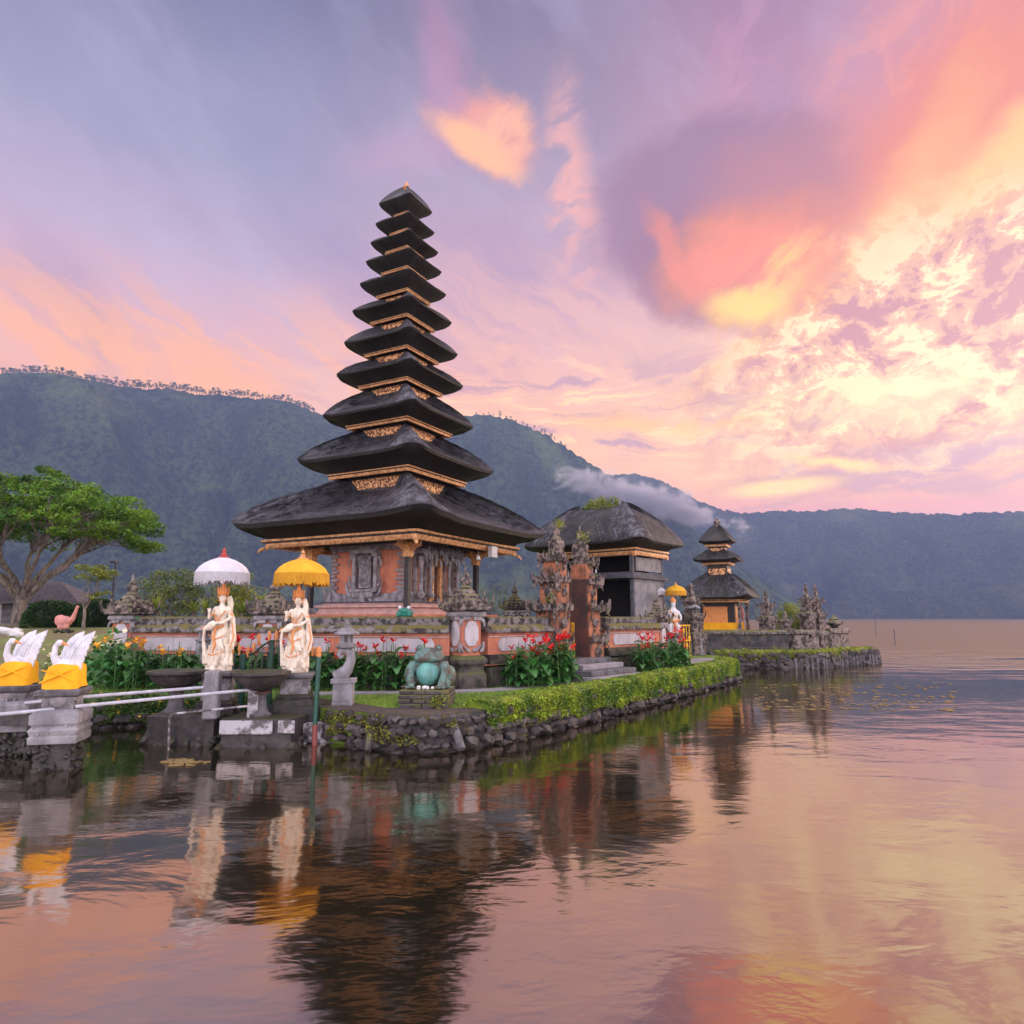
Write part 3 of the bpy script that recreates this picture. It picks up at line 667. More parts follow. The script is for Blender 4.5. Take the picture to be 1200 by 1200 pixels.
# ------------------------------------------------------------------ courtyard walls
WRZ_L = math.atan2(17.1-18.35, -1.15+10.0)
def wall(label, p0, p1, npan, base=GZ, top=2.32, octo=True, dark=False):
    L = math.hypot(p1[0]-p0[0], p1[1]-p0[1]); rz = math.atan2(p1[1]-p0[1], p1[0]-p0[0])
    root = thing('courtyard_wall', label, 'wall', (*p0, base), rz); H = top-base
    b = MB(); b.box((L/2,0,.16), (L,.62,.32)); b.box((L/2,0,.40), (L,.54,.16)); b.box((L/2,0,.60), (L,.62,.10)); b.box((L/2,0,.72),(L,.5,.14))
    for i in range(int(L/.05)): b.rock((random.uniform(0,L), -.30, random.uniform(.03,.7)), random.uniform(.02,.05))
    b.build('plinth', 'wall_base_stone', root, 30, bevel=.012)
    b = MB(); b.box((L/2,0,.79+(H-.35-.79)/2), (L,.40,H-.35-.79)); b.box((L/2,0,H-.43),(L,.50,.05)); b.build('wall_body', 'brick_orange' if not dark else 'stone_dark', root, 30)
    b = MB(); b.box((L/2,0,H-.485),(L,.46,.045)); b.build('moulding', 'trim_pink', root, 0, bevel=.008)
    b = MB(); zc = H-.395
    prof = [(-.34,0),(-.36,.03),(-.33,.13),(-.20,.20),(-.20,.24),(-.21,.36),(-.15,.40),(.15,.40),(.21,.36),(.20,.20),(.33,.13),(.36,.03),(.34,0)]
    n = max(2, int(L/.18)); vs = []; 
    for i in range(n+1):
        for y, z in prof: vs.append((L*i/n, y+random.uniform(-.012,.012), zc+z+(random.uniform(-.012,.012) if z else 0)))
    k = len(prof); b.add(vs, [(i*k+j, i*k+(j+1)%k, (i+1)*k+(j+1)%k, (i+1)*k+j) for i in range(n) for j in range(k)]+[tuple(range(k-1,-1,-1)), tuple(n*k+j for j in range(k))])
    for i in range(int(L*16)): b.rock((random.uniform(0,L), random.uniform(-.2,.12), zc+.39), (random.uniform(.02,.06), .03, random.uniform(.01,.03)))
    b.build('coping', 'coping_stone', root, 45)
    if not dark:
        w = (L-.5)/npan
        for i in range(npan):
            x0, x1 = .25+i*w+.1, .25+(i+1)*w-.1; z0, z1 = H-.86, H-.52; cx = .10 if octo else 0
            b = MB(); oc = [(x0+cx,z0),(x1-cx,z0),(x1-.02,z0+.12),(x1-.02,z1-.12),(x1-cx,z1),(x0+cx,z1),(x0+.02,z1-.12),(x0+.02,z0+.12)]
            b.extrude(oc, .46); b.build('panel', 'panel_grey', root, 30, bevel=.01)
    return root
def pillar(label, loc, rz=0, H=2.75, wdt=.62, dark=False, small=0):
    root = thing('wall_pillar', label, 'pillar', (*loc, GZ), rz); h = wdt/2
    b = MB(); b.sq([(h*1.25,0),(h*1.25,.35),(h*1.1,.4),(h*1.1,.55),(h*1.3,.6),(h*1.3,.72),(h*1.0,.80)]); b.build('base', 'wall_base_stone', root, 30, bevel=.015)
    b = MB(); b.sq([(h*.88,.75),(h*.88,1.75)]); b.build('body', 'stone_dark' if dark else 'brick_orange', root, 30)
    b = MB()
    for a in range(4):
        b.M = Matrix.Rotation(a*math.pi/2, 4, 'Z') @ Matrix.Translation((0,-h*.9,0))
        oc = [(-.10,1.02),(.10,1.02),(.19,1.18),(.19,1.45),(.10,1.62),(-.10,1.62),(-.19,1.45),(-.19,1.18)]
        b.extrude([(x*h/.31,z) for x,z in oc], .07)
    b.M = Matrix.Identity(4); b.build('shield_panel', 'panel_grey', root, 30, bevel=.008)
    b = MB()
    for a in range(4):
        b.M = Matrix.Rotation(a*math.pi/2, 4, 'Z')
        for s in (-1,1):
            b.tongue((s*.04,-h*.9,.92), (s,-.2,0), (0,0,1), .26, .07, .5); b.tongue((s*.24,-h*.95,.90), (s,-.5,0), (0,0,1), .16, .07, 1.4)
            b.box((s*h*.5,-h*.92,1.72), (h*.7,.12,.16)); b.tongue((s*h*.9,-h*.95,1.66),(s*.4,-.6,0),(0,0,-1),.14,.06,1.2)
    b.M = Matrix.Identity(4); b.sq([(h*1.0,1.70),(h*1.18,1.74),(h*1.18,1.82),(h*1.05,1.86)]); b.build('carved_capital', 'carved_grey', root, 40, bevel=.006)
    b = MB(); b.sq([(h*1.25,1.86),(h*1.42,1.90),(h*1.40,2.0),(h*1.1,2.06),(h*1.12,2.12),(h*.85,2.18),(h*.86,2.24),(h*.55,2.30),(h*.55,2.36),(h*.32,2.42)])
    corner_horns(b, h*1.3, 1.95, .24, .085, rep=2); corner_horns(b, h*.9, 2.16, .16, .06)
    for a in range(4):
        b.M = Matrix.Rotation(a*math.pi/2, 4, 'Z'); b.ell((0,-h*1.35,2.02), (.11,.09,.13), 8, 6)
        for s in (-1,1): b.tongue((s*.1,-h*1.3,1.98), (s,-.4,0), (0,0,1), .2, .05, 1.1); b.tongue((s*h*.6,-h*1.35,2.0), (s*.4,-1,0), (0,0,1), .14, .06, 1.3)
    b.M = Matrix.Identity(4); carve(b, (0,0,2.12), (h*2.1,h*2.1,.3), 26, .11, .04)
    b.lathe([(.13,2.40),(.15,2.45),(.09,2.50),(.14,2.56),(.15,2.62),(.08,2.70),(.10,2.74),(.05,2.80),(.03,2.92),(.006,3.02)], 10)
    b.build('carved_crown', 'carved_weathered' if not dark else 'stone_dark', root, 50, wobble=.015)
    if H != 2.75: root.scale.z = H/2.75
    return root
C0 = (-1.15, 17.1)
wall('long orange wall with pale grey panels and mossy coping in front of the tall tower', (-9.9,18.3), (-1.5,17.12), 3)
wall('short orange wall with a pale panel between the corner pillar and the split gate', (-.75,17.5), (1.15,19.6), 1)
wall('orange wall with a pale panel in front of the thatched pavilion', (2.75,21.5), (4.9,23.9), 1)
wall('mossy courtyard wall running back from the left end pillar', (-10.1,18.6), (-14.0,27.5), 3)
pillar('corner pillar with two octagonal shields and a spired mossy crown, right of the frog', C0, R(35))
pillar('wall pillar with a black carved crown standing between the two white statues', (-6.13,17.78), R(-8), H=2.62)
pillar('squat dark-crowned pillar at the left end of the long orange wall', (-10.15,18.35), R(-8), H=2.62)
pillar('pillar at the right end of the wall in front of the pavilion', (5.05,24.1), R(50), wdt=.5, H=2.3)
p_ = pillar('black silhouetted crown of a pillar far behind the short orange wall', (at(603,710,31).x, 31), R(40), H=3.05, dark=True)
# ------------------------------------------------------------------ thatched roofs
def thatch_roof(parent, s, zr, ht, zt, hn, zn, sag, hump, name='thatched_roof', nseg=30, rows=14, sx=1.0, strands=0, ridge=0, seed=0, mt='thatch', droop=.0, dome=0):
    """rim half size s at zr, soffit in to the cornice ht at zt, top up to neck half size hn at zn"""
    r = np.random.default_rng(seed+17); s = s*1.0; rnd = .16
    N = nseg*4; th = np.arange(N)/N*2*math.pi + math.pi/4
    def sqr(h, k, rd):   # rounded square, parameter by angle; k lets the long side grow for ridge roofs
        p = 2/ (rd); e = 2/p
        x = np.sign(np.cos(th))*np.abs(np.cos(th))**e; y = np.sign(np.sin(th))*np.abs(np.sin(th))**e
        m_ = np.maximum(np.abs(x), np.abs(y)); f = (np.abs(x)**p+np.abs(y)**p)**(-1/p)
        return x*f*h + k*np.clip(x*f*1.35, -1, 1), y*f*h
    corner = np.abs(np.sin(2*th))**1.5
    nz = fbm2(np.cos(th)*3+seed, np.sin(th)*3+seed*2, 4, seed)-.5
    rings = []
    hx, hy = sqr(ht, ridge, .16); rings.append((hx, hy, np.full(N, zt)))
    hx, hy = sqr(ht+(s-ht)*.55, ridge, .26); rings.append((hx, hy, zt+(zr-zt)*.50+nz*.02*s-droop*corner))
    rx, ry = sqr(s*1.035, ridge, .24); rim_z = zr -.10*s + .055*s*corner - droop*corner + nz*.035*s
    rings.append((rx*.985, ry*.985, rim_z-.025*s)); rings.append((rx, ry, rim_z+.01*s))
    nx_, ny_ = sqr(hn, ridge, .30)
    for j in range(1, rows+1):
        t = j/rows; f = 1-(1-t)
        mid = (1-(1-t)**dome) if dome else t**1.05; cor = 1-(1-t)**1.55; prof = mid*(1-corner)+cor*corner*(1+.16*t)
        z = rim_z+.01*s + (zn-rim_z)*prof - sag*(math.sin(math.pi*t)*.5+t)*(1-corner)
        if j == 1: z = np.maximum(z, rim_z+.05*s*.6)
        bul = 1+.05*math.sin(math.pi*min(1,t*1.4))
        w_ = (vnoise2(th*14, np.full(N, t*5.)+seed, seed)-.5)*.02*s
        rings.append(((rx+(nx_-rx)*t)*bul, (ry+(ny_-ry)*t)*bul, z+w_))
    V = np.stack([np.stack(q, -1) for q in rings], 0).reshape(-1, 3); k = len(rings)
    i = np.arange(N); F = np.concatenate([np.stack([j*N+i, j*N+(i+1)%N, (j+1)*N+(i+1)%N, (j+1)*N+i], 1) for j in range(k-1)])
    root_o = np_mesh(name, V, F, [mt], parent)
    me = root_o.data; uv = me.uv_layers.new(name='UVMap')
    li = np.empty(len(me.loops), np.int32); me.loops.foreach_get('vertex_index', li); u = (li % N)/N; ringi = li//N
    lp = u.reshape(-1,4); wrap = (lp.max(1)-lp.min(1)) > .5; lp[wrap] = np.where(lp[wrap] < .5, lp[wrap]+1, lp[wrap])
    per = 8*s; uvs = np.stack([lp.ravel()*per, ringi*.5*s/6], 1).astype(np.float32); uv.data.foreach_set('uv', uvs.ravel())
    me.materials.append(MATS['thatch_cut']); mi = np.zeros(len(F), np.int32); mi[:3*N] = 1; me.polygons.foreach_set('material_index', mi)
    me.set_sharp_from_angle(angle=R(55))
    if strands:     # loose palm fibre combed down the slope and a ragged lip
        R3 = np.stack([np.stack(q, -1) for q in rings], 0); n = strands
        jj = r.uniform(3.8, k-1.6, n)**1.0; ii = r.integers(0, N, n); fr = r.uniform(0,1,n); j0 = np.floor(jj).astype(int); fj = jj-j0
        def P(jc, ic, ff): return R3[jc, ic]*(1-ff)[:,None]+R3[jc, (ic+1)%N]*ff[:,None]
        a = P(np.minimum(j0+1,k-1), ii, fr)*fj[:,None]+P(j0, ii, fr)*(1-fj)[:,None]
        dn = P(np.maximum(j0-1,3), ii, fr)-P(np.minimum(j0+1,k-1), ii, fr); dn /= np.linalg.norm(dn,axis=1)[:,None]+1e-6
        side = R3[3,(ii+1)%N]-R3[3,ii]; side /= np.linalg.norm(side,axis=1)[:,None]+1e-6
        nrm = np.cross(dn, side); nrm *= np.sign(nrm[:,2:3]+1e-9)
        L = r.uniform(.06,.20,n)[:,None]*min(1,s/2.5+.3); wd = .015*min(1,s/2+.4)
        sw = r.normal(0,.16,n)[:,None]; p0 = a+nrm*.004; p1 = a+dn*L*.55+side*sw*L*.5+nrm*.006; p2 = a+dn*L+side*sw*L+nrm*.003
        vv = np.stack([p0-side*wd, p0+side*wd, p1+side*wd*.8, p1-side*wd*.8, p2, p2+side*.002], 1).reshape(-1,3)
        b0 = np.arange(n)[:,None]*6; ff_ = np.concatenate([b0+np.array([0,1,2,3]), b0+np.array([3,2,5,4])])
        np_mesh('loose_fibres', vv, ff_, 'thatch_fibre', root_o, False)
    return root_o
def thatch_material(name, c1, c2, c3=None):
    m = bpy.data.materials.new(name); m.use_nodes = True; n = NT(m.node_tree); n.n.clear()
    uv = n.n.new('ShaderNodeTexCoord').outputs['UV']; ob = n.n.new('ShaderNodeTexCoord').outputs['Object']
    ge = n.n.new('ShaderNodeNewGeometry')
    sv_ = n.vm('ADD', n.vm('MULTIPLY', uv, (26, 2.2, 1)), n.vm('SCALE', n.noise(ob, 2.0, 2)[1], .6))
    s1 = n.noise(sv_, 1.0, 6, .7)[0]; s2 = n.noise(ob, 1.3, 5, .6)[0]
    c = n.mix(n.sm(s1, .40, .66), (*c1,1), (*c2,1))
    if c3: c = n.mix(n.m('MULTIPLY', n.sm(s2, .52, .70), .7), c, (*c3,1))
    b = n.n.new('ShaderNodeBsdfPrincipled'); o = n.n.new('ShaderNodeOutputMaterial'); n.put(b.inputs['Base Color'], c)
    b.inputs['Roughness'].default_value = .62; b.inputs['Specular IOR Level'].default_value = .45
    bp = n.n.new('ShaderNodeBump'); bp.inputs['Strength'].default_value = .9; bp.inputs['Distance'].default_value = .035
    n.put(bp.inputs['Height'], s1); n.put(b.inputs['Normal'], bp.outputs[0]); n.l.new(b.outputs[0], o.inputs[0]); MATS[name] = m
thatch_material('thatch', (.010,.0095,.011), (.075,.071,.08))
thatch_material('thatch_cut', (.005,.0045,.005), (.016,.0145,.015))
thatch_material('thatch_old', (.008,.007,.007), (.045,.042,.04), (.034,.035,.018))
mat('thatch_fibre', (.014,.013,.015), (.12,.115,.13), 3, .55, 0, island=.5)
def cornice(parent, h, z, t, name='cornice', dent=True, k=0, gold='gold_trim'):
    """stacked gold boards with a hanging fretwork, top at z, thickness t"""
    b = MB()
    def ring(h0, z0, z1, mi, wd=.08):
        for a in range(4):
            b.M = Matrix.Rotation(a*math.pi/2, 4, 'Z'); L = 2*(h0+k) if a % 2 == 0 else 2*h0
            yy = h0 if a % 2 == 0 else h0+k
            b.box((0,-yy+wd/2,(z0+z1)/2), (L-(.004 if a%2 else 0)-(2*wd if a % 2 else 0), wd, z1-z0), 0, mi)
        b.M = Matrix.Identity(4)
    w = min(.08, h*.12)
    ring(h, z-t*.24, z, 0, w); ring(h*.985, z-t*.40, z-t*.26, 1, w); ring(h*.965, z-t*.66, z-t*.40, 0, w)
    if dent:
        n = max(5, int(h*2/(t*.26)))
        for a in range(4):
            b.M = Matrix.Rotation(a*math.pi/2, 4, 'Z'); L = h+(k if a % 2 == 0 else 0); yy = h*.955+(0 if a % 2 == 0 else k)
            nn = max(4, int(n*L/h))
            for i in range(nn):
                x = -L*.93+(i+.5)*2*L*.93/nn;
                vs = [(x-L*.93/nn*.85,-yy,z-t*.64),(x+L*.93/nn*.85,-yy,z-t*.64),(x+L*.93/nn*.5,-yy,z-t*.86),(x,-yy,z-t*.98),(x-L*.93/nn*.5,-yy,z-t*.86)]
                vs += [(p[0],p[1]+.03,p[2]) for p in vs]
                b.add(vs, [(0,1,2,3,4)[::-1],(5,6,7,8,9),(0,5,6,1),(1,6,7,2),(2,7,8,3),(3,8,9,4),(4,9,5,0)], 0)
            for s in (-1,1): b.ell((s*L*.95,-yy-.005,z-t*.8), (t*.34,.04,t*.34), 8, 6)
        b.M = Matrix.Identity(4)
    b.box((0,0,z-t*.14), (2*(h+k)-2.2*w, 2*h-2.2*w, t*.2), 0, 1)
    return b.build(name, [gold,'wood_dark'], parent, 30, bevel=.004 if h > .8 else 0)
# ------------------------------------------------------------------ the eleven-roofed tower
MC = Vector((-3.77, 22.3)); MA = R(28.5)
tower = thing('pagoda_tower', 'tall temple tower with eleven black thatched roofs stacked over an orange shrine', 'temple tower', (MC.x, MC.y, GZ), math.pi/2-MA)
ROOFS = [(3.57,3.06),(2.32,5.11),(1.84,6.63),(1.59,8.04),(1.44,9.17),(1.27,10.32),(1.11,11.33),(.98,12.16),(.88,12.89),(.77,13.62),(.70,14.40)]
TRIMS = [(2.98,2.40),(1.64,4.58),(1.27,6.25),(1.03,7.65),(.92,8.78),(.80,9.94),(.67,10.92),(.56,11.8),(.48,12.6),(.38,13.32),(.29,14.04)]
for i in range(11):
    s_, z_ = ROOFS[i][0]*(1.06,1.04,1.02,1,1,1,1,1,1,1,1)[i], ROOFS[i][1]+EYE-GZ; ht, zt = TRIMS[i][0], TRIMS[i][1]+EYE-GZ
    if i < 10:
        hn = TRIMS[i+1][0]*.68; zn = TRIMS[i+1][1]+EYE-GZ - .19*TRIMS[i+1][0] - .03; sag = .075*s_
    else: hn, zn, sag = .07, z_+.66, .0
    st = [26000, 11000, 6000, 2500, 0, 0, 0, 0, 0, 0, 0][i]
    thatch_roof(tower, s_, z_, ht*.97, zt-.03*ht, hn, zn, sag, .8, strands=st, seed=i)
    tk = .10*ht if i else .28
    cornice(tower, ht, zt-.01, max(tk, .09))
    if i:
        b = MB(); hh = ht*.70; z0 = zt-.62*ht-.18; b.box((0,0,(z0+zt-.08)/2), (2*hh,2*hh,zt-.08-z0)); nk = b.build('neck', 'wood_dark', tower, 0)
        b = MB(); zz0, zz1 = zt-max(tk,.09)-.19*ht-.04, zt-max(tk,.09)-.02
        for a in range(4):
            b.M = Matrix.Rotation(a*math.pi/2, 4, 'Z')
            b.box((0,-hh-.005,(zz0+zz1)/2), (2*hh*.98,.02,zz1-zz0))
            for q in range(int(22*hh)+6):
                x = random.uniform(-hh*.9,hh*.9); b.ell((x,-hh-.02,random.uniform(zz0+.02,zz1-.02)), (.035*min(1,hh),.02,.03*min(1,hh)), 6, 4)
        b.M = Matrix.Identity(4); b.build('carved_panel', 'gold_panel', nk, 60)
b = MB(); zt = ROOFS[10][1]+EYE-GZ+.60
b.lathe([(.10,0),(.12,.05),(.08,.10),(.13,.16),(.12,.20),(.05,.26),(.07,.30),(.02,.38),(.005,.44)], 10, (0,0,zt)); 
for a in range(8): b.tongue((.08*math.cos(a*.785),.08*math.sin(a*.785),zt+.03), (math.cos(a*.785),math.sin(a*.785),0), (0,0,1), .12, .035, 1.2)
b.build('finial', 'gold_trim', tower, 50)
# podium and cella
def Z(a): return a-GZ
b = MB(); b.sq([(2.45,0),(2.45,.3),(2.3,.4),(2.3,1.5),(2.42,1.6),(2.42,Z(2.40))]); b.build('podium', 'brick_orange', tower, 30, bevel=.01)
b = MB(); b.sq([(1.78,Z(2.40)),(1.78,Z(2.50)),(1.70,Z(2.51)),(1.70,Z(2.60)),(1.80,Z(2.61)),(1.80,Z(2.68)),(1.62,Z(2.70)),(1.62,Z(2.745))]); b.build('plinth', 'trim_pink', tower, 20, bevel=.006)
b = MB(); b.sq([(1.66,Z(2.745)),(1.66,Z(2.79)),(1.5,Z(2.80))]); b.build('plinth_dark_course', 'wood_grey', tower, 20)  # dark grey course along the top of the plinth
cella = MB(); cella.box((0,0,(Z(2.79)+Z(4.55))/2), (2.84,2.84,Z(4.55)-Z(2.79))); cella = cella.build('cella_wall', 'brick_orange', tower, 0)
zb = Z(2.79)
g = MB()
for a in range(4):
    g.M = Matrix.Rotation(a*math.pi/2, 4, 'Z') @ Matrix.Translation((0,-1.42,zb))
    for s in (-1,1):
        for k in range(11):        # toothed quoins
            wq = .20 if k % 2 else .30; g.box((s*(1.44-wq/2),-.02,.42+k*.125), (wq,.10,.085), top=(.92,1))
        g.extrude([(s*1.55,0),(s*1.55,.30),(s*1.42,.46),(s*1.30,.42),(s*1.22,.30),(s*.95,.24),(s*.95,0)][::s], .18)
        g.tongue((s*1.42,-.08,.06),(s*.9,-.25,0),(0,0,1),.42,.10,1.1)
    g.box((0,-.02,.12), (2.5,.12,.24), top=(1,.7)); g.box((0,-.03,1.62), (2.86,.14,.12)); g.box((0,-.06,1.70), (2.9,.2,.06))
g.M = Matrix.Identity(4); g.build('stone_quoins', 'carved_grey', cella, 35, bevel=.006)
def face(b, f): b.M = Matrix.Rotation({'-y':0,'-x':-math.pi/2}[f], 4, 'Z') @ Matrix.Translation((0,-1.42,zb))
b = MB(); face(b, '-x')       # niche with relief on the left-hand face
for s in (-1,1):
    b.box((s*.42,-.07,.86), (.13,.2,1.15)); b.box((s*.42,-.09,1.42), (.22,.26,.12)); b.box((s*.42,-.09,.34),(.22,.26,.12))
    b.tongue((s*.48,-.12,.20),(s,-.2,0),(0,0,1),.36,.10,1.1); b.tongue((s*.5,-.12,.48),(s,-.1,0),(0,0,1),.22,.08,1.4); b.tongue((s*.5,-.12,1.35),(s,-.2,0),(0,0,-1),.26,.07,1.2)
    b.tongue((s*.15,-.12,.12),(s,-.2,0),(0,0,-1),.22,.08,.8)
b.box((0,-.10,.20), (.8,.28,.16)); b.box((0,-.12,.33),(.66,.30,.08)); b.box((0,-.12,.10),(.24,.3,.24)); b.box((0,-.10,1.52),(1.05,.3,.12)); b.box((0,-.08,1.62),(1.2,.24,.1))
b.build('niche_frame', 'carved_grey', cella, 35, bevel=.008)
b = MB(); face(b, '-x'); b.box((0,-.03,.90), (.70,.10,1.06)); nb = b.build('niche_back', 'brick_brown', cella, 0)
b = MB(); face(b, '-x'); b.box((0,-.09,.90),(.46,.08,.98))
for k in range(120):
    b.tongue((random.uniform(-.2,.2),-.12,random.uniform(.45,1.34)), (random.uniform(-1,1),-.4,random.uniform(-.6,.6)), (random.uniform(-1,1),0,1), .12, .032, 1.2)
b.ell((0,-.14,.95),(.07,.06,.16)); b.ell((0,-.16,1.18),(.06,.06,.07)); b.build('relief', 'carved_grey', nb, 50)
# door on the right-hand face
b = MB(); face(b, '-y')
for s in (-1,1):
    for x in (.50,1.0):
        b.box((s*x,-.06,.75), (.10,.16,1.5)); b.lathe([(.10,.1),(.14,.2),(.07,.3),(.05,.6),(.06,.62),(.05,.9),(.09,1.25),(.12,1.35)], 10, (s*x,-.30,0))
        for k in range(12): b.tongue((s*x+random.uniform(-.1,.1),-.28,random.uniform(.1,1.4)),(random.uniform(-1,1),-.6,0),(0,0,1),.13,.035,1.2)
b.box((0,-.2,1.50),(2.3,.5,.14))
for k in range(60): b.tongue((random.uniform(-1.1,1.1),-.42,random.uniform(1.25,1.55)),(random.uniform(-1,1),-.6,0),(0,0,random.choice((-1,1))),.2,.05,1.2)
b.build('carved_columns', 'carved_grey', cella, 45)
b = MB(); face(b, '-y')
for s in (-1,1):
    b.box((s*.30,-.08,.66),(.10,.16,1.3)); b.box((s*.19,-.10,.66),(.05,.18,1.24))
b.box((0,-.09,1.34),(.72,.18,.12)); 
for k in range(70): b.ell((random.choice((-1,1))*random.uniform(.26,.35),-.165,random.uniform(.05,1.3)),(.028,.02,.03),6,4)
df = b.build('door_frame', 'gold_trim', cella, 40)
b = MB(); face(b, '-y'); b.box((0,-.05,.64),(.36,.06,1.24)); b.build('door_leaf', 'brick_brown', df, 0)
# posts, brackets, hangings
for sx, sy in ((-1,-1),(1,-1),(-1,1),(1,1)):
    b = MB(); x, y = sx*1.88, sy*1.88; b.box((x,y,Z(3.55)), (.15,.15,2.1)); po = b.build('post', 'wood_dark', tower, 0, bevel=.008)
    b = MB(); b.sq([(.10,Z(4.05)),(.13,Z(4.15)),(.10,Z(4.2)),(.2,Z(4.34)),(.32,Z(4.40))], (x,y,0)); b.box((x,y,Z(4.44)),(.9,.12,.10)); b.box((x,y,Z(4.44)),(.12,.9,.10))
    b.build('bracket', 'gold_trim', po, 30)
    b = MB(); b.sq([(.17,Z(2.40)),(.17,Z(2.48)),(.12,Z(2.56)),(.09,Z(2.6))], (x,y,0)); b.build('post_base', 'carved_grey', po, 30)
b = MB()
for a in range(4):
    b.M = Matrix.Rotation(a*math.pi/2, 4, 'Z'); b.box((0,-1.88,Z(4.53)),(3.9,.12,.10))
    for q in range(14): b.box((-2.7+q*.415,-2.3,Z(4.60)),(.06,1.3,.06))
b.M = Matrix.Identity(4); b.box((0,0,Z(4.66)),(5.5,5.5,.03)); b.build('eave_framing', 'wood_dark', tower, 0)
b = MB()
for s in (-1,1):
    for a in (0,1,2,3):
        b.M = Matrix.Rotation(a*math.pi/2, 4, 'Z'); b.tongue((s*2.9,-2.9,Z(4.40)),(s,-1,0),(0,0,-1),.22,.08,.6)
    b.M = Matrix.Identity(4)
for a in range(4):
    b.M = Matrix.Rotation(a*math.pi/2, 4, 'Z'); b.extrude([(-.12,Z(4.42)),(.12,Z(4.42)),(0,Z(4.22))], .05); b.M = Matrix.Identity(4)
b.M = Matrix.Identity(4)
me_ = b.build('eave_pendants', 'gold_trim', tower, 40)
b = MB(); b.box((0,0,0),(.34,.16,.36)); o = b.build('lamp_box', 'white_paint', tower, 0, bevel=.012); o.location = (1.05,-3.02,Z(4.38))
b = MB(); b.lathe([(.005,.22),(.008,.10),(.05,.08),(.07,0),(.085,-.03)], 10); o = b.build('bell', 'bone_white', tower, 60); o.location = (.35,-2.9,Z(4.12))
# ------------------------------------------------------------------ thatched pavilion
PC = Vector((3.82, 28.5)); pav = thing('thatched_pavilion', 'open dark pavilion with a long thatched roof and ferns growing on its ridge', 'pavilion', (PC.x, PC.y, GZ), R(-39))
zt = at(753,641,26).z-GZ; zr = at(806,640,28.3).z-GZ; zn = at(735,596,28).z-GZ
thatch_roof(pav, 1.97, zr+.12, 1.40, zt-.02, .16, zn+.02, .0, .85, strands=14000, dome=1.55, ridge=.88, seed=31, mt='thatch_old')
cornice(pav, 1.42, zt, .30, k=.88)
b = MB(); b.box((0,0,(Z(2.25))/2), (4.6,2.8,Z(2.25))); b.build('podium', 'stone_dark', pav, 0, bevel=.02)
z0 = Z(2.25)
for x in (-2.0,2.0):
    for y in (-1.2,1.2): b = MB(); b.box((x,y,(z0+zt)/2-.1), (.14,.14,zt-z0-.2)); b.build('post', 'wood_grey', pav, 0, bevel=.008)
b = MB(); zs = at(740,676,26.9).z-GZ
b.box((0,0,zs),(4.3,2.7,.14)); b.box((0,0,zs+.12),(4.1,2.5,.10)); b.box((2.06,0,zs-.05),(.3,2.9,.08)); b.build('shelf_floor', 'wood_grey', pav, 0, bevel=.01)
b = MB(); b.box((2.02,.0,(z0+zs)/2),(.08,2.36,zs-z0-.1)); b.box((2.02,.1,(zs+zt)/2-.05),(.06,2.1,zt-zs-.55))
b.build('plaster_wall', 'plaster_grey', pav, 0, bevel=.006)
b = MB(); b.box((-.05,.3,(z0+zt)/2),(3.9,.1,zt-z0-.2)); b.box((0,.2,zt-.16),(4.2,2.2,.04)); b.box((0,0,z0+.02),(3.9,2.2,.04)); b.build('interior_shade_sheets', 'interior_shade_black', pav, 0)  # black sheets put the shade of the open interior into colour
b = MB()
for k in range(9): b.extrude([(1.45+.5*k/9,zt-.42),(1.5+.5*k/9,zt-.42),(1.48+.5*k/9,zt-.7-.1*(k%3))],.03) 
b.build('ragged_valance', 'wood_dark', pav, 0)
fp = []; 
for k in range(30): 
    c_ = np.array((random.uniform(-.85,.75), random.uniform(-.12,.12), zn+.02+random.uniform(0,.40))); fp.append(c_+RNG.normal(size=(46,3))*np.array((.07,.06,.10)))
v, f = leaves(np.concatenate(fp), .13, .1, .3, 9); np_mesh('ridge_ferns', v, f, 'leaf_yellow', pav, False)
b = MB(); b.lathe([(.004,.5),(.006,.2),(.035,.18),(.035,0),(.02,-.02)], 8, (.35,-1.15,zt-.95)); b.build('hanging_lamp', 'bone_white', pav, 60)
# ------------------------------------------------------------------ small three-roofed shrine on the islet
SC = Vector((10.9, 36.0)); shr = thing('small_pagoda', 'small shrine with three thatched roofs and a yellow cloth on the far islet', 'shrine', (SC.x, SC.y, .6), math.pi/2-MA)
def zy(py, Y=36): return at(842, py, Y).z-.6
spec = [(1.75, zy(697), 1.25, zy(703), .52, zy(675)), (1.10, zy(655), .70, zy(660), .40, zy(646)), (.83, zy(634), .55, zy(639), .06, zy(617))]
for i, (s_, zr_, ht, zt_, hn, zn_) in enumerate(spec):
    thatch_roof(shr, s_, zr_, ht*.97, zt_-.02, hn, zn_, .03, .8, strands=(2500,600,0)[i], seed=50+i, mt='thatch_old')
    cornice(shr, ht, zt_, .16 if i == 0 else .12)
for h_, a_, b_ in ((.50, zy(676), zy(663)), (.38, zy(648), zy(641))):
    b = MB(); b.box((0,0,(a_+b_)/2),(2*h_,2*h_,b_-a_)); nk = b.build('neck','wood_dark',shr,0)
    b = MB()
    for a in range(4): b.M = Matrix.Rotation(a*math.pi/2,4,'Z'); b.box((0,-h_-.01,a_+(b_-a_)*.42),(2*h_*.86,.03,(b_-a_)*.55))
    b.M = Matrix.Identity(4); b.build('carved_panel','gold_panel',nk,0)
b = MB(); b.lathe([(.12,0),(.16,.08),(.09,.14),(.17,.24),(.16,.30),(.06,.38),(.08,.44),(.01,.56)], 9, (0,0,zy(618))); carve(b,(0,0,zy(614)),(.2,.2,.3),16,.1,.035); b.build('finial','carved_weathered',shr,50)
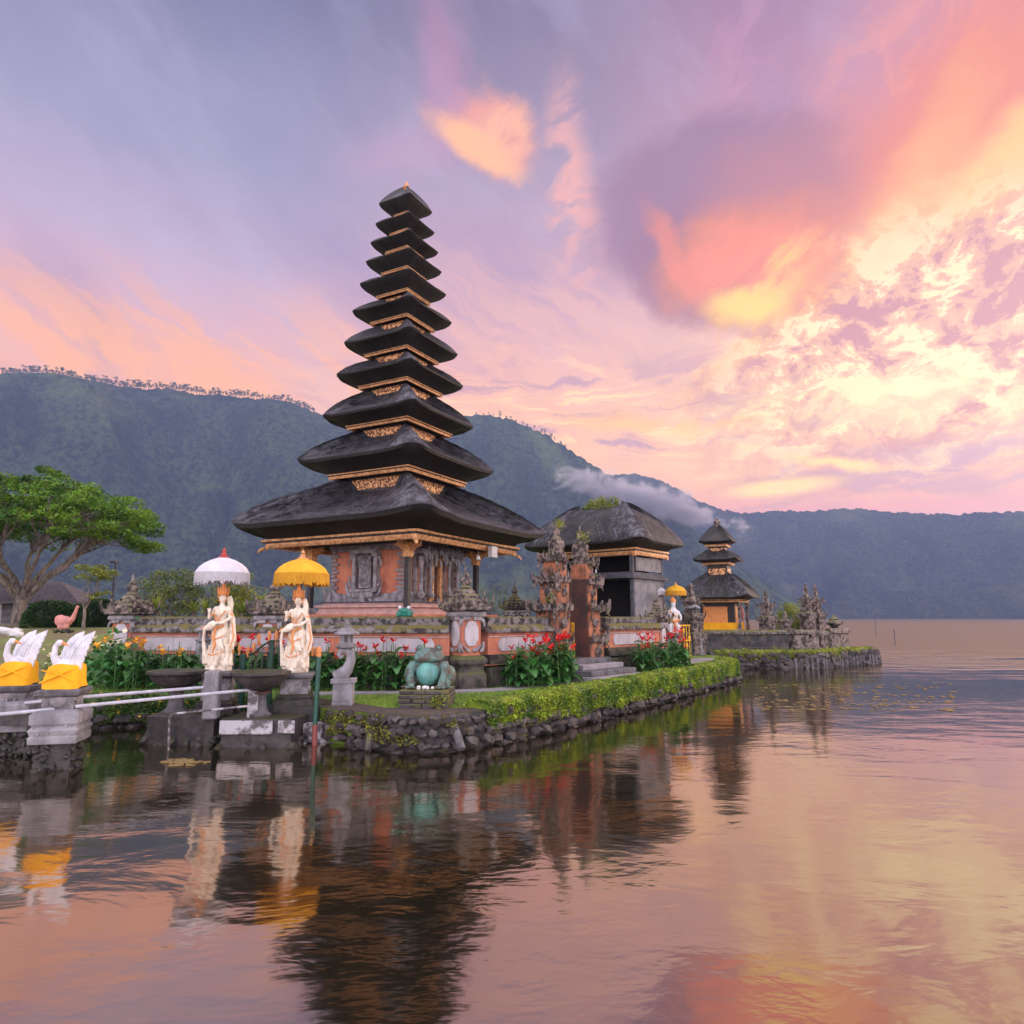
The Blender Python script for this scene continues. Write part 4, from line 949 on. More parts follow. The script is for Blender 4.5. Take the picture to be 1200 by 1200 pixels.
b = MB(); b.sq([(1.6,0),(1.6,.3),(1.45,.35),(1.45,zy(741)),(1.5,zy(740))]); b.build('podium','stone_dark',shr,20)
zf, zc = zy(740), zy(706)
b = MB(); b.box((0,0,(zf+zc)/2),(1.7,1.7,zc-zf)); b.build('shrine_body','wood_dark',shr,0)
b = MB()
for a in range(4):
    b.M = Matrix.Rotation(a*math.pi/2,4,'Z')
    b.box((-.1,-.86,(zf+zc)/2+.1),(1.2,.04,(zc-zf)*.56))
b.M = Matrix.Identity(4); b.build('orange_panel','statue_orange',shr,0)
b = MB(); b.sq([(.99,zf),(.97,zf+.46)]); b.build('yellow_cloth','cloth_yellow',shr,20)
for sx in (-1,1):
    for sy in (-1,1): b = MB(); b.sq([(.09,zf),(.09,zf+.3),(.06,zf+.35),(.06,zc-.2),(.1,zc)],(sx*1.12,sy*1.12,0)); b.build('post','carved_weathered',shr,20)
b = MB(); b.tube([(.2,-1.0,zc-.15),(.35,-1.05,zc-.5),(.5,-1.02,zc-.95)],[.04,.07,.05],6); b.build('pink_sash','pink_paint',shr,60)
# ------------------------------------------------------------------ split gate
def gate_half(label, loc, rz, mirror=1, H=4.5, group=None, brick='brick_weathered', k=1.15):
    root = thing('split_gate_tower', label, 'gate tower', (*loc, GZ), rz)
    L = [(.82,.50,0,.35),(.68,.42,.35,1.0),(.80,.48,1.0,1.14),(.60,.36,1.14,1.9),(.84,.50,1.9,2.08),(.48,.34,2.08,2.7),(.64,.42,2.7,2.84),(.40,.27,2.84,3.3),(.52,.34,3.3,3.4),(.25,.19,3.4,3.9)]
    f = H/4.5; m = mirror
    def bx(b, w, d, z0, z1, x0=.0): b.box((m*(x0+w/2),0,(z0+z1)/2*f),(w,2*d,(z1-z0)*f))
    b = MB()
    for i in (1,3,5,7): w, d, z0, z1 = L[i]; bx(b, w, d, z0, z1, .03)
    b.build('brick_core', brick, root, 0)
    b = MB()
    for i in (0,2,4,6,8,9): w, d, z0, z1 = L[i]; bx(b, w, d, z0, z1, .03)
    b.lathe([(.12,3.85*f),(.16,3.95*f),(.08,4.05*f),(.11,4.15*f),(.04,4.3*f),(.01,4.5*f)], 8, (m*.14,0,0))
    for (w, d, z0, z1) in L:
        n = int(34*(w+d)*(1.0 if z1-z0 > .3 else .9)); fs = ('-y','+y','+x' if m > 0 else '-x')
        carve(b, (m*(w/2+.03),0,(z0+z1)/2*f), (w,2*d,(z1-z0)*f), n, .17*k, .048*k, faces=fs+(fs[2],), curl=1.0)
    for (w, d, z0, z1) in (L[2],L[4],L[6],L[8]):
        for sy in (-1,1):
            b.tongue((m*w*.95,sy*d*.9,z0*f),(m,sy*.5,0),(0,0,1),.26*w+.06,.10,1.35); b.tongue((m*w*.95,sy*d*.9,z0*f-.05),(m,sy*.4,0),(0,0,-1),.26*w,.07,.8)
            b.tongue((m*w*.5,sy*d,z0*f),(m*.3,sy,0),(0,0,1),.2*w,.09,1.35)
    for i in (1,3,5):     # curled guardians' faces on the shaft
        w, d, z0, z1 = L[i]
        for sy in (-1,1): b.ell((m*(w*.5+.03),sy*(d+.03),(z0*.45+z1*.55)*f),(.15*w/.7,.09,.17*w/.7),8,6)
        b.ell((m*(w+.05),0,(z0*.45+z1*.55)*f),(.09,.16,.18),8,6)
    b.build('carved_stone', 'carved_weathered', root, 50, wobble=.012)
    b = MB(); out = []
    for (w, d, z0, z1) in L[:7]: out += [(d*.94,z0*f),(d*.94,z1*f)]
    oc = out + [(-x,z) for x,z in out[::-1]]
    b.M = Matrix.Rotation(math.pi/2,4,'Z'); b.extrude(oc, .06); b.M = Matrix.Identity(4); b.build('cut_face', 'brick_brown', root, 0)
    return root
GR = math.atan2(.756,.655)
g1 = gate_half('left half of the carved split gate, orange and grey with a fern on its tip', (1.38,19.8), GR, -1)
g2 = gate_half('right half of the carved split gate, showing its plain brown cut side', (1.98,20.62), GR, 1)
for gg, mm, q in ((g1,-1,[(.14,4.3),(.3,3.35),(.6,2.15)]),(g2,1,[(.12,4.05),(.5,2.9),(.7,2.85)])):
    pts = np.concatenate([np.array((mm*x,-.12,z+.08))+RNG.normal(size=(70,3))*.08 for x,z in q]); v, f = leaves(pts, .13, .1, .22, 3); np_mesh('ferns', v, f, 'leaf_yellow', gg, False)
b = MB()
for k in range(7): b.box((0,0,.08+k*.16),(.30,.02,.03)); 
for k in range(5):
    b.tube([(-.14+k*.07,0,.02),(-.14+k*.07,0,1.15)],.012,5); b.ell((-.14+k*.07,0,.3+.2*(k%3)),(.035,.02,.05),6,5)
o = b.build('gate_leaf','umbrella_yellow',None,40,loc=(1.72,20.1,GZ+.42),rz=GR+1.2); tag(o,'ornate yellow metal gate leaf standing open inside the split gate','gate')
# steps in front of the gate
root = thing('stone_steps', 'grey stone steps rising from the path to the split gate', 'steps', (1.75,20.25,GZ), GR)
for k in range(4):
    b = MB(); d1 = 1.75-.36*k; b.box((0.1,-(d1)/2+.0,.07+.14*k),(2.5-.22*k,d1,.14-(0.0))); b.build('step','concrete_dark' if k%2 else 'path_stone',root,0,bevel=.015)
# islet walls and gates
def low_wall(label, p0, p1, z0, z1, th=.4, m='stone_dark'):
    L = math.hypot(p1[0]-p0[0],p1[1]-p0[1]); root = thing('stone_wall', label, 'wall', (*p0,z0), math.atan2(p1[1]-p0[1],p1[0]-p0[0])); H = z1-z0
    b = MB(); b.box((L/2,0,H*.12),(L,th*1.3,H*.24)); b.box((L/2,0,H*.5),(L,th,H*.56)); b.build('wall_body', m, root, 0, bevel=.01)
    b = MB(); b.box((L/2,0,H*.86),(L+.06,th*1.5,H*.1)); b.box((L/2,0,H*.95),(L,th*1.1,H*.12),top=(1,.6)); b.build('coping','coping_stone' if m=='stone_dark' else m,root,0,bevel=.01); return root
low_wall('long dark mossy wall in front of the small three-roofed shrine', (8.1,33.4),(13.3,33.6),.62,1.72)
low_wall('weathered tan wall block left of the twin spires on the islet', (13.5,33.5),(15.0,34.3),.62,1.72, m='carved_weathered')
low_wall('weathered tan wall block at the far right tip of the islet', (16.0,35.2),(17.6,36.6),.62,1.75, m='carved_weathered')
def spire_gate(label, px, Y, ytop, wpx, z0=.62, name='split_gate_tower'):
    p = at(px, 750, Y); H = at(px,ytop,Y).z-z0; w = wpx/800*Y; root = thing(name, label, 'gate tower', (p.x, Y, z0), R(35))
    b = MB(); b.sq([(w*.5,0),(w*.5,H*.22),(w*.58,H*.24),(w*.58,H*.29),(w*.40,H*.31),(w*.40,H*.50),(w*.48,H*.52),(w*.48,H*.56),(w*.28,H*.58),(w*.28,H*.72),(w*.34,H*.73),(w*.32,H*.77),(w*.15,H*.80),(w*.13,H*.9),(w*.03,H)])
    for z, h in ((.22,.5),(.5,.42),(.72,.3)): corner_horns(b, w*h, H*z, w*.35, w*.09, rep=2)
    carve(b,(0,0,H*.4),(w,w,H*.75),90,w*.2,w*.06); b.build('carved_stone','carved_weathered',root,50,wobble=.02); return root
spire_gate('left one of the twin carved spires right of the round bush on the islet', 948, 34.3, 683, 15)
spire_gate('right one of the twin carved spires right of the round bush on the islet', 959, 34.9, 684, 15)
spire_gate('dark carved stone post at the right end of the long dark wall', 900, 34.0, 691, 16)
spire_gate('carved stone gate tower behind the stone lantern at the pavilion corner', 812, 32.0, 683, 20)
spire_gate('dark carved gate tower directly right of the pavilion wall', 777, 29.5, 697, 20)
spire_gate('low carved corner stone left of the round bush on the islet', 921, 34.1, 716, 14)
def urn(label, px, Y, ytop, ybase):
    p = at(px,ybase,Y); H = at(px,ytop,Y).z-p.z; root = thing('carved_urn_post', label, 'post', (p.x,Y,p.z-.05), R(20))
    b = MB(); b.sq([(.16,0),(.16,H*.5),(.2,H*.52)]); b.build('post','carved_weathered',root,20)
    b = MB(); b.lathe([(.14,H*.52),(.38,H*.66),(.36,H*.72),(.2,H*.78),(.24,H*.82),(.08,H*.9),(.02,H)],12); corner_horns(b,.24,H*.62,.16,.06); b.build('finial','carved_weathered',root,50); return root
urn('urn-shaped stone finial at the right tip of the islet', 979, 36.8, 718, 752)
# ------------------------------------------------------------------ foreground: blocks, bowls, statues
def block(label, pts, z0, z1, m='wet_stone', name='stone_block'):
    c = Vector((sum(p[0] for p in pts)/len(pts), sum(p[1] for p in pts)/len(pts))); n = len(pts); b = MB(); vs = []
    lev = [z0, z0+(z1-z0)*.35, z0+(z1-z0)*.7, z1-.02, z1]; ins = [1.04,1.0,.985,1.0,.98]
    P = []
    for i in range(n):
        a, q = Vector(pts[i]), Vector(pts[(i+1)%n]); k = 5
        for j in range(k): P.append(a+(q-a)*j/k)
    N = len(P)
    for l, z in enumerate(lev):
        for p in P: d_ = (p-c)*(ins[l]+random.uniform(-.02,.02)); vs.append((d_.x, d_.y, z+(random.uniform(-.01,.01) if l < 4 else 0)))
    b.add(vs, [(l*N+i, l*N+(i+1)%N, (l+1)*N+(i+1)%N, (l+1)*N+i) for l in range(4) for i in range(N)]+[tuple(4*N+i for i in range(N))])
    for i in range(24):
        p = P[random.randrange(N)]-c; b.rock((p.x, p.y, random.uniform(-.05,.12)), random.uniform(.06,.14))
    o = b.build(name, m, None, 25, loc=(c.x,c.y,0)); tag(o, label, 'stone block'); return o
blA = block('dark wet stone block in the water under the left-hand stone bowl', [(-6.75,13.05),(-5.45,12.95),(-5.35,13.9),(-6.7,14.0)], -.3, .52)
blB = block('worn stone block with a whitewashed face in the water under the right-hand stone bowl', [(-5.25,12.75),(-3.95,12.7),(-3.85,13.6),(-5.2,13.7)], -.3, .50)
b = MB(); b.box((0,0,0),(.95,.03,.24)); b.box((.72,.0,.01),(.3,.03,.22)); 
o = b.build('whitewash','white_paint_worn',blB,0,bevel=.01); o.location=(-.20,-.52,.36)
bk = block('dark stone base in the water below the statue with the yellow parasol', [(-4.75,13.5),(-3.75,13.4),(-3.6,14.6),(-4.7,14.7)], -.3, .62)
tag(block('rough whitish boulder at the waterline below the statue with the yellow parasol', [(-3.95,13.25),(-3.55,13.2),(-3.5,13.6),(-3.9,13.6)], -.3, .34, 'white_paint_worn', 'boulder'), cat='boulder')
def bowl(label, px, pyr, Y, rad, zb):
    p = at(px, pyr, Y); H = p.z-zb; root = thing('stone_bowl', label, 'stone bowl', (p.x, Y, zb))
    b = MB(); wob = lambda a, z: 1+(.025*abs(math.sin(a*9)) if z > H*.55 else 0)
    b.lathe([(rad*.42,0),(rad*.44,.04),(rad*.34,.07),(rad*.30,H*.12),(rad*.26,H*.2),(rad*.22,H*.45),(rad*.24,H*.5)], 20)
    b.build('pedestal','concrete_dark',root,40)
    b = MB(); b.lathe([(rad*.36,H*.5),(rad*.38,H*.53),(rad*.33,H*.55)],20); b.build('red_ring','brick_brown',root,40)
    b = MB(); b.lathe([(rad*.26,H*.55),(rad*.5,H*.62),(rad*.75,H*.72),(rad*.88,H*.83),(rad*.92,H*.9),(rad*1.02,H*.93),(rad*1.02,H*.99),(rad*.95,H),(rad*.8,H*.95),(rad*.5,H*.8),(rad*.1,H*.74)], 28, wob=wob)
    b.build('basin','wet_stone',root,50); return root
bowl('left one of the two dark stone bowls by the waterside', 209, 785, 13.4, .53, .52)
bowl('right one of the two dark stone bowls, in front of the parasol statues', 306, 786, 13.1, .52, .50)
def conc_post(label, px, pt, pb, Y, w, m='concrete', rnd=0):
    p = at(px,pb,Y); q = at(px,pt,Y); b = MB(); b.box((0,0,(q.z-p.z)/2),(w,w,q.z-p.z)); o = b.build('concrete_post',m,None,0,bevel=.02,loc=(p.x,Y,p.z),rz=R(8)); return tag(o,label,'post')
conc_post('square grey concrete post between the two stone bowls', 247, 786, 842, 12.95, .26)
conc_post('short pale concrete post behind the stem of the right-hand bowl', 296, 808, 842, 13.0, .18, 'white_paint_worn')
def pedestal(label, loc, z0, z1, w, rz=0, cap=.16, low='wet_stone'):
    root = thing('stone_pedestal', label, 'pedestal', (*loc,0), rz); h = w/2; H = z1-z0
    b = MB(); b.sq([(h*1.15,z0),(h*1.2,z0+H*.30),(h*1.05,z0+H*.31),(h*1.1,z0+H*.40),(h*.86,z0+H*.46)]); b.build('base',low,root,30,bevel=.01)
    b = MB(); b.sq([(h*.84,z0+H*.44),(h*.80,z0+H*.86)]); 
    carve(b,(0,0,z0+H*.74),(h*1.65,h*1.65,H*.2),44,.09,.035)
    for a in range(4): b.M = Matrix.Rotation(a*math.pi/2,4,'Z'); b.ell((0,-h*.8,z0+H*.56),(h*.45,.05,H*.13),10,6); b.M = Matrix.Identity(4)
    b.build('carved_block','carved_grey',root,40)
    b = MB(); b.sq([(h*.86,z0+H*.86),(h*1.0,z1-cap*.6),(h*1.12,z1-cap*.5),(h*1.15,z1-.02),(h*1.08,z1)]); b.build('cap','concrete_dark',root,20,bevel=.008); return root
zs1 = at(255,786,13.7).z; zs2 = at(347,788,13.9).z
P1 = at(257,786,13.7); P2 = at(347,788,13.9)
pedestal('grey pedestal under the statue with the white parasol', (P1.x,13.7), .3, zs1, .62, R(12))
pedestal('grey pedestal with carved front under the statue with the yellow parasol', (P2.x,13.9), .5, zs2, .62, R(12))
def goddess(label, loc, rz):
    root = thing('goddess_statue', label, 'statue', loc, rz); root.scale = (.86,.86,1)
    b = MB(); E = b.ell
    b.lathe([(.30,0),(.31,.05),(.29,.08)], 16, sy=.8)                         # plinth
    wave = lambda a, z: 1+.07*math.sin(a*7+z*9)+.04*math.sin(a*13-z*14)
    b.lathe([(.25,.06),(.27,.18),(.25,.30),(.23,.42),(.21,.56),(.205,.70),(.185,.80),(.14,.90),(.125,.98),(.15,1.08),(.165,1.16),(.12,1.24),(.055,1.28),(.05,1.34)], 26, sy=.74, wob=lambda a,z: wave(a,z) if z < .85 else 1)
    for s in (-1,1): E((s*.065,-.10,1.12),(.062,.05,.06)); E((s*.15,0,1.20),(.06,.06,.055))
    E((.0,-.01,1.41),(.072,.082,.098)); E((0,-.088,1.40),(.014,.02,.022)); E((0,-.075,1.362),(.028,.018,.012)); E((0,.02,1.30),(.045,.045,.08))
    for s in (-1,1): E((s*.075,0,1.40),(.014,.02,.03)); E((s*.028,-.074,1.425),(.014,.01,.008))
    # arm to the viewer's left raised in blessing, the other holding the jug across the hip
    b.tube([(-.17,0,1.20),(-.25,-.03,1.04),(-.22,-.16,1.02),(-.19,-.20,1.15)],[.05,.042,.034,.028],8)
    for k in range(5): b.tube([(-.19+.016*(k-2),-.20,1.15),(-.19+.024*(k-2),-.205,1.20),(-.19+.026*(k-2),-.20,1.245-.01*abs(k-2))],[.013,.011,.008],5)
    b.tube([(.17,0,1.20),(.25,-.05,1.02),(.14,-.18,.93),(-.05,-.22,.92)],[.05,.042,.035,.03],8)
    for k in range(4): b.tube([(-.04,-.21,.90+.02*k),(-.10,-.24,.90+.02*k),(-.12,-.20,.89+.02*k)],[.013,.012,.009],5)
    b.tube([(-.02,-.20,.90),(-.12,-.22,.87),(-.22,-.23,.82)],[.05,.085,.05],10); b.tube([(-.2,-.23,.83),(-.28,-.24,.80)],[.03,.045],8)   # jug
    b.tube([(-.26,-.24,.79),(-.28,-.22,.6),(-.25,-.2,.4),(-.22,-.16,.14)],[.03,.035,.05,.08],7)
    # scarf sweeping out behind on the right, folds at the foot
    b.tube([(.16,.02,1.22),(.24,.06,1.0),(.27,.03,.8),(.32,0,.62),(.30,-.04,.45),(.24,-.08,.30)],[.05,.06,.075,.085,.07,.03],8,flat=.5)
    b.tube([(.10,.09,1.45),(.14,.1,1.3),(.15,.09,1.12)],[.06,.075,.05],8)
    for k in range(10): a = k*.63; b.tube([(.24*math.cos(a),.18*math.sin(a),.5),(.27*math.cos(a+.2),.2*math.sin(a+.2),.28),(.29*math.cos(a-.1),.22*math.sin(a-.1),.09)],[.02,.045,.05],6)
    for k in range(6): b.tube([(-.14+.05*k,-.15,.80-.03*k),(-.05+.05*k,-.19,.62-.04*k),(.05+.04*k,-.18,.42)],[.015,.02,.012],5)
    E((-.24,-.1,.20),(.08,.09,.13)); E((.22,-.12,.14),(.09,.08,.10))
    b.build('figure','statue_cream',root,180,remesh=.014,relax=2)
    b = MB(); b.lathe([(.085,1.47),(.10,1.50),(.085,1.53),(.09,1.56),(.075,1.60),(.05,1.64),(.055,1.67),(.02,1.72),(.004,1.78)],14)
    for k in range(12): a = k*.524; b.tongue((.085*math.cos(a),.085*math.sin(a),1.49),(math.cos(a),math.sin(a),0),(0,0,1),.09,.022,1.6)
    for s in (-1,1): b.tongue((s*.08,0,1.42),(s,.2,0),(0,0,1),.10,.025,1.2); b.lathe([(.001,1.33),(.02,1.36),(.001,1.40)],6,(s*.08,-.01,0))
    b.build('crown','statue_orange',root,50)
    b = MB()
    b.tube([(-.15,-.09,1.17),(-.05,-.16,1.02),(.07,-.16,.96),(.14,-.10,.92)],.014,6); b.tube([(.15,-.09,1.17),(.04,-.165,1.03),(-.06,-.165,.98),(-.13,-.11,.94)],.012,6)
    b.tube([(-.13,-.12,.86),(0,-.19,.82),(.15,-.12,.88)],.022,6); b.tube([(0,-.2,.84),(-.03,-.22,.68),(.01,-.22,.50),(-.03,-.23,.34)],[.025,.03,.03,.012],6,flat=.5)
    b.tube([(.29,-.04,.95),(.35,-.03,.66),(.31,-.09,.44)],[.012,.016,.012],5); b.tube([(-.20,-.14,.70),(-.02,-.21,.60),(.17,-.16,.68)],.012,5)
    b.tube([(-.25,-.12,.36),(-.05,-.24,.30),(.20,-.17,.38)],.011,5)
    for s in (-1,1): b.lathe([(.05,0),(.052,.02),(.05,.04)],8,(s*.235,-.02,1.07)); 
    b.tube([(-.32,-.25,.80),(-.29,-.25,.84),(-.23,-.24,.87)],[.012,.02,.012],6)
    b.build('gold_sash','statue_orange',root,60); return root
goddess('cream goddess statue with an orange crown pouring a jug, under the white parasol', (P1.x-.02,13.7,zs1), R(-10))
goddess('cream goddess statue with an orange crown pouring a jug, under the yellow parasol', (P2.x-.02,13.9,zs2), R(-4))
def parasol(label, px, Y, ytop, yrim, wpx, zfoot, canopy, fringe, fin, small=0):
    p = at(px, yrim, Y); top = at(px, ytop, Y).z; rad = wpx/2/800*Y*1.0; dr = top-p.z
    root = thing('parasol', label, 'parasol', (p.x, Y, zfoot)); n = 14; zr = p.z-zfoot; H = top-zfoot
    b = MB(); prof = [(1.0,0),(.97,.10),(.86,.36),(.68,.58),(.45,.76),(.22,.88),(.05,.93)]; vs = []; N = n*4
    for r_, z in prof:
        for i in range(N):
            f = 1-.03*abs(math.sin(math.pi*i/4))*r_; a = 2*math.pi*i/N; zz = zr+dr*.66*z+ (-.025*math.cos(2*math.pi*i/4)*-1 if r_ > .99 else 0)*rad
            vs.append((r_*rad*f*math.cos(a), r_*rad*f*math.sin(a), zz))
    k = len(prof); b.add(vs, [(j*N+i, j*N+(i+1)%N, (j+1)*N+(i+1)%N, (j+1)*N+i) for j in range(k-1) for i in range(N)]+[tuple((k-1)*N+i for i in range(N))])
    b.build('canopy', canopy, root, 40)
    b = MB(); L = rad*.44
    for i in range(N*(1 if small else 2)):
        M_ = N*(1 if small else 2); a = 2*math.pi*i/M_; a2 = a+2*math.pi/M_*.86; l_ = L*random.uniform(.75,1.1)
        v = [(rad*math.cos(a),rad*math.sin(a),zr+.01),(rad*math.cos(a2),rad*math.sin(a2),zr+.01),(rad*1.02*math.cos(a2),rad*1.02*math.sin(a2),zr-l_),(rad*1.01*math.cos(a),rad*1.01*math.sin(a),zr-l_*.92)]
        v += [(x*.97,y*.97,z) for x,y,z in v]; b.add(v, [(0,1,2,3),(7,6,5,4),(3,2,6,7),(0,3,7,4),(1,5,6,2)])
    b.build('fringe', fringe, root, 0)
    b = MB(); b.tube([(0,0,0),(0,0,H*.97)],.016,8)
    for i in range(n): a = 2*math.pi*i/n; b.tube([(0,0,zr+dr*.55),(rad*.6*math.cos(a),rad*.6*math.sin(a),zr+dr*.36)],.006,4)
    b.build('pole','pink_paint' if fin == 'red_paint' else 'wood_grey',root,40)
    b = MB(); z0 = zr+dr*.58; s = dr*.42; b.lathe([(rad*.20,z0),(rad*.22,z0+s*.1),(rad*.10,z0+s*.2),(rad*.12,z0+s*.35),(rad*.05,z0+s*.5),(rad*.08,z0+s*.65),(rad*.02,z0+s*.85),(.002,z0+s)],12)
    b.build('finial',fin,root,50); return root
parasol('white fringed parasol with a red finial over the left statue', 261, 13.95, 641, 672, 60, zs1-.2, 'cloth_white','fringe_white','red_paint')
parasol('yellow fringed parasol with a gold finial over the right statue', 354, 14.15, 643, 673, 62, zs2-.2, 'umbrella_yellow','fringe_yellow','gold_trim')
parasol('small yellow parasol beside the pavilion corner, over the orange and white figure', 792, 27.6, 681, 693, 24, .9, 'umbrella_yellow','fringe_yellow','gold_trim',1)
parasol('small white parasol partly hidden behind the pavilion wall', 768, 28.2, 683, 693, 24, .9, 'cloth_white','fringe_white','red_paint',1)
# distant guardian figure
q = at(790,743,27.4); root = thing('guardian_statue','small white and orange guardian figure on a pillar under the small yellow parasol','statue',(q.x,27.4,q.z)); root.scale = (.8,.8,.9)
b = MB(); b.lathe([(.2,0),(.24,.2),(.18,.5),(.22,.8),(.26,1.0),(.12,1.12),(.1,1.2)],12,sy=.8); b.ell((0,-.02,1.3),(.12,.12,.15)); 
b.tube([(-.22,0,1.0),(-.34,-.1,.8),(-.2,-.25,.85)],[.07,.06,.05]); b.tube([(.22,0,1.0),(.36,-.05,.75),(.3,-.2,.6)],[.07,.06,.05]); b.tube([(-.1,-.05,.4),(-.25,-.25,.35),(-.22,-.2,.05)],[.12,.1,.08]); b.tube([(.1,-.05,.4),(.2,-.22,.3),(.16,-.15,.05)],[.12,.1,.08])
b.build('figure','bone_white',root,180,remesh=.03,relax=1)
b = MB(); b.lathe([(.14,1.38),(.16,1.45),(.1,1.55),(.02,1.66)],10); b.tube([(-.24,-.1,.62),(0,-.24,.55),(.24,-.1,.62)],.06,6); b.tube([(0,-.26,.55),(0,-.28,.15)],[.07,.03],6); b.tube([(-.2,-.12,1.0),(.1,-.22,.75)],.04,6)
b.build('orange_sash','statue_orange',root,60)
pedestal('grey pillar carrying the small orange and white guardian figure', (q.x,27.4), GZ, q.z, .5, R(40))
b = MB()
for k in range(5): b.tube([(-.3+.15*k,0,0),(-.3+.15*k,0,1.3)],.02,5); b.ell((-.3+.15*k,0,.5+.3*(k%3)),(.07,.03,.1),6,5)
for z in (.1,.7,1.3): b.box((0,0,z),(.7,.04,.05))
q = at(802,760,27.9); tag(b.build('gate_leaf','umbrella_yellow',None,40,loc=(q.x,27.9,GZ+.1),rz=R(30)),'yellow metal gate leaf right of the small guardian figure','gate')
# ------------------------------------------------------------------ stone lanterns
def lantern(label, px, yb, yt, z0, rz=0, m='concrete', scroll=1):
    x, Y = ground_at(px, yb, z0); H = at(px,yt,Y).z-z0; k = H/1.62
    root = thing('stone_lantern', label, 'lantern', (x,Y,z0), rz)
    b = MB(); b.sq([(.19*k,0),(.20*k,.04*k),(.19*k,.05*k),(.185*k,.42*k)]); b.box((0,0,.46*k),(.46*k,.40*k,.09*k)); b.build('base',m,root,20,bevel=.012)
    b = MB(); pts = [(-.16,0,.50),(-.05,0,.56),(.06,0,.68),(.12,0,.84),(.11,0,.98),(.02,0,1.06),(-.08,0,1.04),(-.12,0,.96),(-.07,0,.90),(-.02,0,.94)]
    b.tube([Vector(p)*k for p in pts],[.16*k,.15*k,.12*k,.10*k,.10*k,.09*k,.07*k,.055*k,.045*k,.03*k],10,flat=.9); b.build('scroll_stem',m,root,60)
    b = MB(); b.lathe([(.10*k,1.06*k),(.20*k,1.10*k),(.22*k,1.14*k),(.14*k,1.16*k)],6,(.02*k,0,0)); b.lathe([(.125*k,1.16*k),(.12*k,1.20*k)],6,(.02*k,0,0))
    for i in range(6): a = i*1.047; b.box(((.02+.105*math.cos(a))*k,.105*k*math.sin(a),1.26*k),(.045*k,.045*k,.16*k),a)
    b.lathe([(.04*k,1.2*k),(.04*k,1.34*k)],6,(.02*k,0,0)); b.lathe([(.12*k,1.33*k),(.14*k,1.35*k)],6,(.02*k,0,0)); b.build('lamp_house',m,root,30)
    b = MB(); b.lathe([(.25*k,1.345*k),(.26*k,1.37*k),(.17*k,1.42*k),(.10*k,1.47*k),(.05*k,1.49*k),(.06*k,1.51*k),(.035*k,1.53*k),(.05*k,1.55*k),(.03*k,1.57*k),(.035*k,1.59*k),(.004*k,1.63*k)],6,(.02*k,0,0)); b.build('roof',m,root,30); return root
lantern('pale stone lantern on a scroll stem standing on the lawn left of the frog', 402, 826, 727, GZ, R(6))
lantern('stone lantern mostly hidden behind the left goddess statue', 236, 806, 726, GZ, math.pi)
lantern('small stone lantern on a grey post in front of the far shrine wall', 813, 768, 702, GZ, R(20))
# ------------------------------------------------------------------ frog
FP = ground_at(499, 829, GZ); FY = FP[1]+.28
b = MB(); root = thing('brick_pedestal','low pedestal of dark stacked bricks under the stone frog','pedestal',(FP[0],FY,GZ),R(-4))
for r_ in range(4):
    w_ = .98-.03*abs(r_-1.5); z = .035+.085*r_; n = 4
    for i in range(n):
        for j in range(3): b.box((-w_/2+w_*(i+.5)/n+(.04 if r_%2 else -.03)*(1 if 0<i<n-1 else 0),-.32+.32*j,z+.005),(w_/n-.008,.31,.078),random.uniform(-.01,.01))
b.box((0,0,.17),(.85,.85,.32)); b.build('bricks','stone_dark',root,0,bevel=.012)
pts = np.array((.27,-.50,.13))+RNG.normal(size=(160,3))*np.array((.09,.03,.07)); v,f = leaves(pts,.05,.1,.6,2); np_mesh('weeds',v,f,'leaf_yellow',root,False)
ft = GZ+.345; fh = at(500,753,FY).z-ft; k = fh/.92
frog = thing('frog_statue','big green stone frog with a pale teal belly on its brick pedestal','frog statue',(FP[0]+.02,FY,ft),R(-6))
b = MB(); E = b.ell
E((0,.02,.36),(.30,.27,.36)); E((0,-.04,.30),(.27,.24,.26)); E((0,-.04,.64),(.33,.24,.15)); E((0,-.12,.60),(.31,.19,.10)); E((0,.05,.72),(.26,.20,.10))
for s in (-1,1):
    E((s*.20,-.03,.80),(.085,.08,.085)); E((s*.40,.10,.24),(.15,.22,.22)); E((s*.34,.02,.12),(.15,.22,.12))
    b.tube([(s*.30,-.05,.50),(s*.38,-.12,.36),(s*.34,-.22,.20),(s*.30,-.28,.06)],[.11,.10,.075,.07],10)
    for q in (-1,0,1): b.tube([(s*.30,-.27,.05),(s*(.30+.07*q),-.36,.035),(s*(.30+.10*q),-.41,.03)],[.045,.03,.03],6); b.tube([(s*.38,-.08,.05),(s*(.42+.06*q),-.2,.035),(s*(.44+.08*q),-.27,.03)],[.045,.03,.028],6)
    b.tube([(s*.06,-.17,.78),(s*.16,-.20,.72),(s*.26,-.14,.70)],[.02,.025,.02],6); b.tube([(0,-.22,.71),(s*.10,-.25,.66)],[.02,.02],6)
b.M = Matrix.Identity(4)
for i in range(len(b.v)): x,y,z = b.v[i]; b.v[i] = (x*k,y*k,z*k)
b.build('body','frog_green',frog,180,remesh=.016,relax=3)
b = MB(); b.ell((0,-.12*k,.30*k),(.235*k,.205*k,.26*k),20,14); b.build('belly','frog_belly',frog,180)
b = MB(); b.tube([(math.sin(t)*.315*k,(-.055-.235*math.cos(t))*k,(.585+.012*math.cos(2*t))*k) for t in np.linspace(-1.35,1.35,17)],.012*k,6); b.build('mouth','wood_grey',frog,180)
for s in (-1,1):
    b = MB(); b.ell((s*.21*k,-.085*k,.81*k),.042*k,10,8); b.build('eye','frog_green',frog,180)
b = MB()
for x,y in ((-.16,-.38),(.02,-.40),(.12,-.39),(-.05,-.36)): b.rock((x*k,y*k,.04),random.uniform(.03,.05))
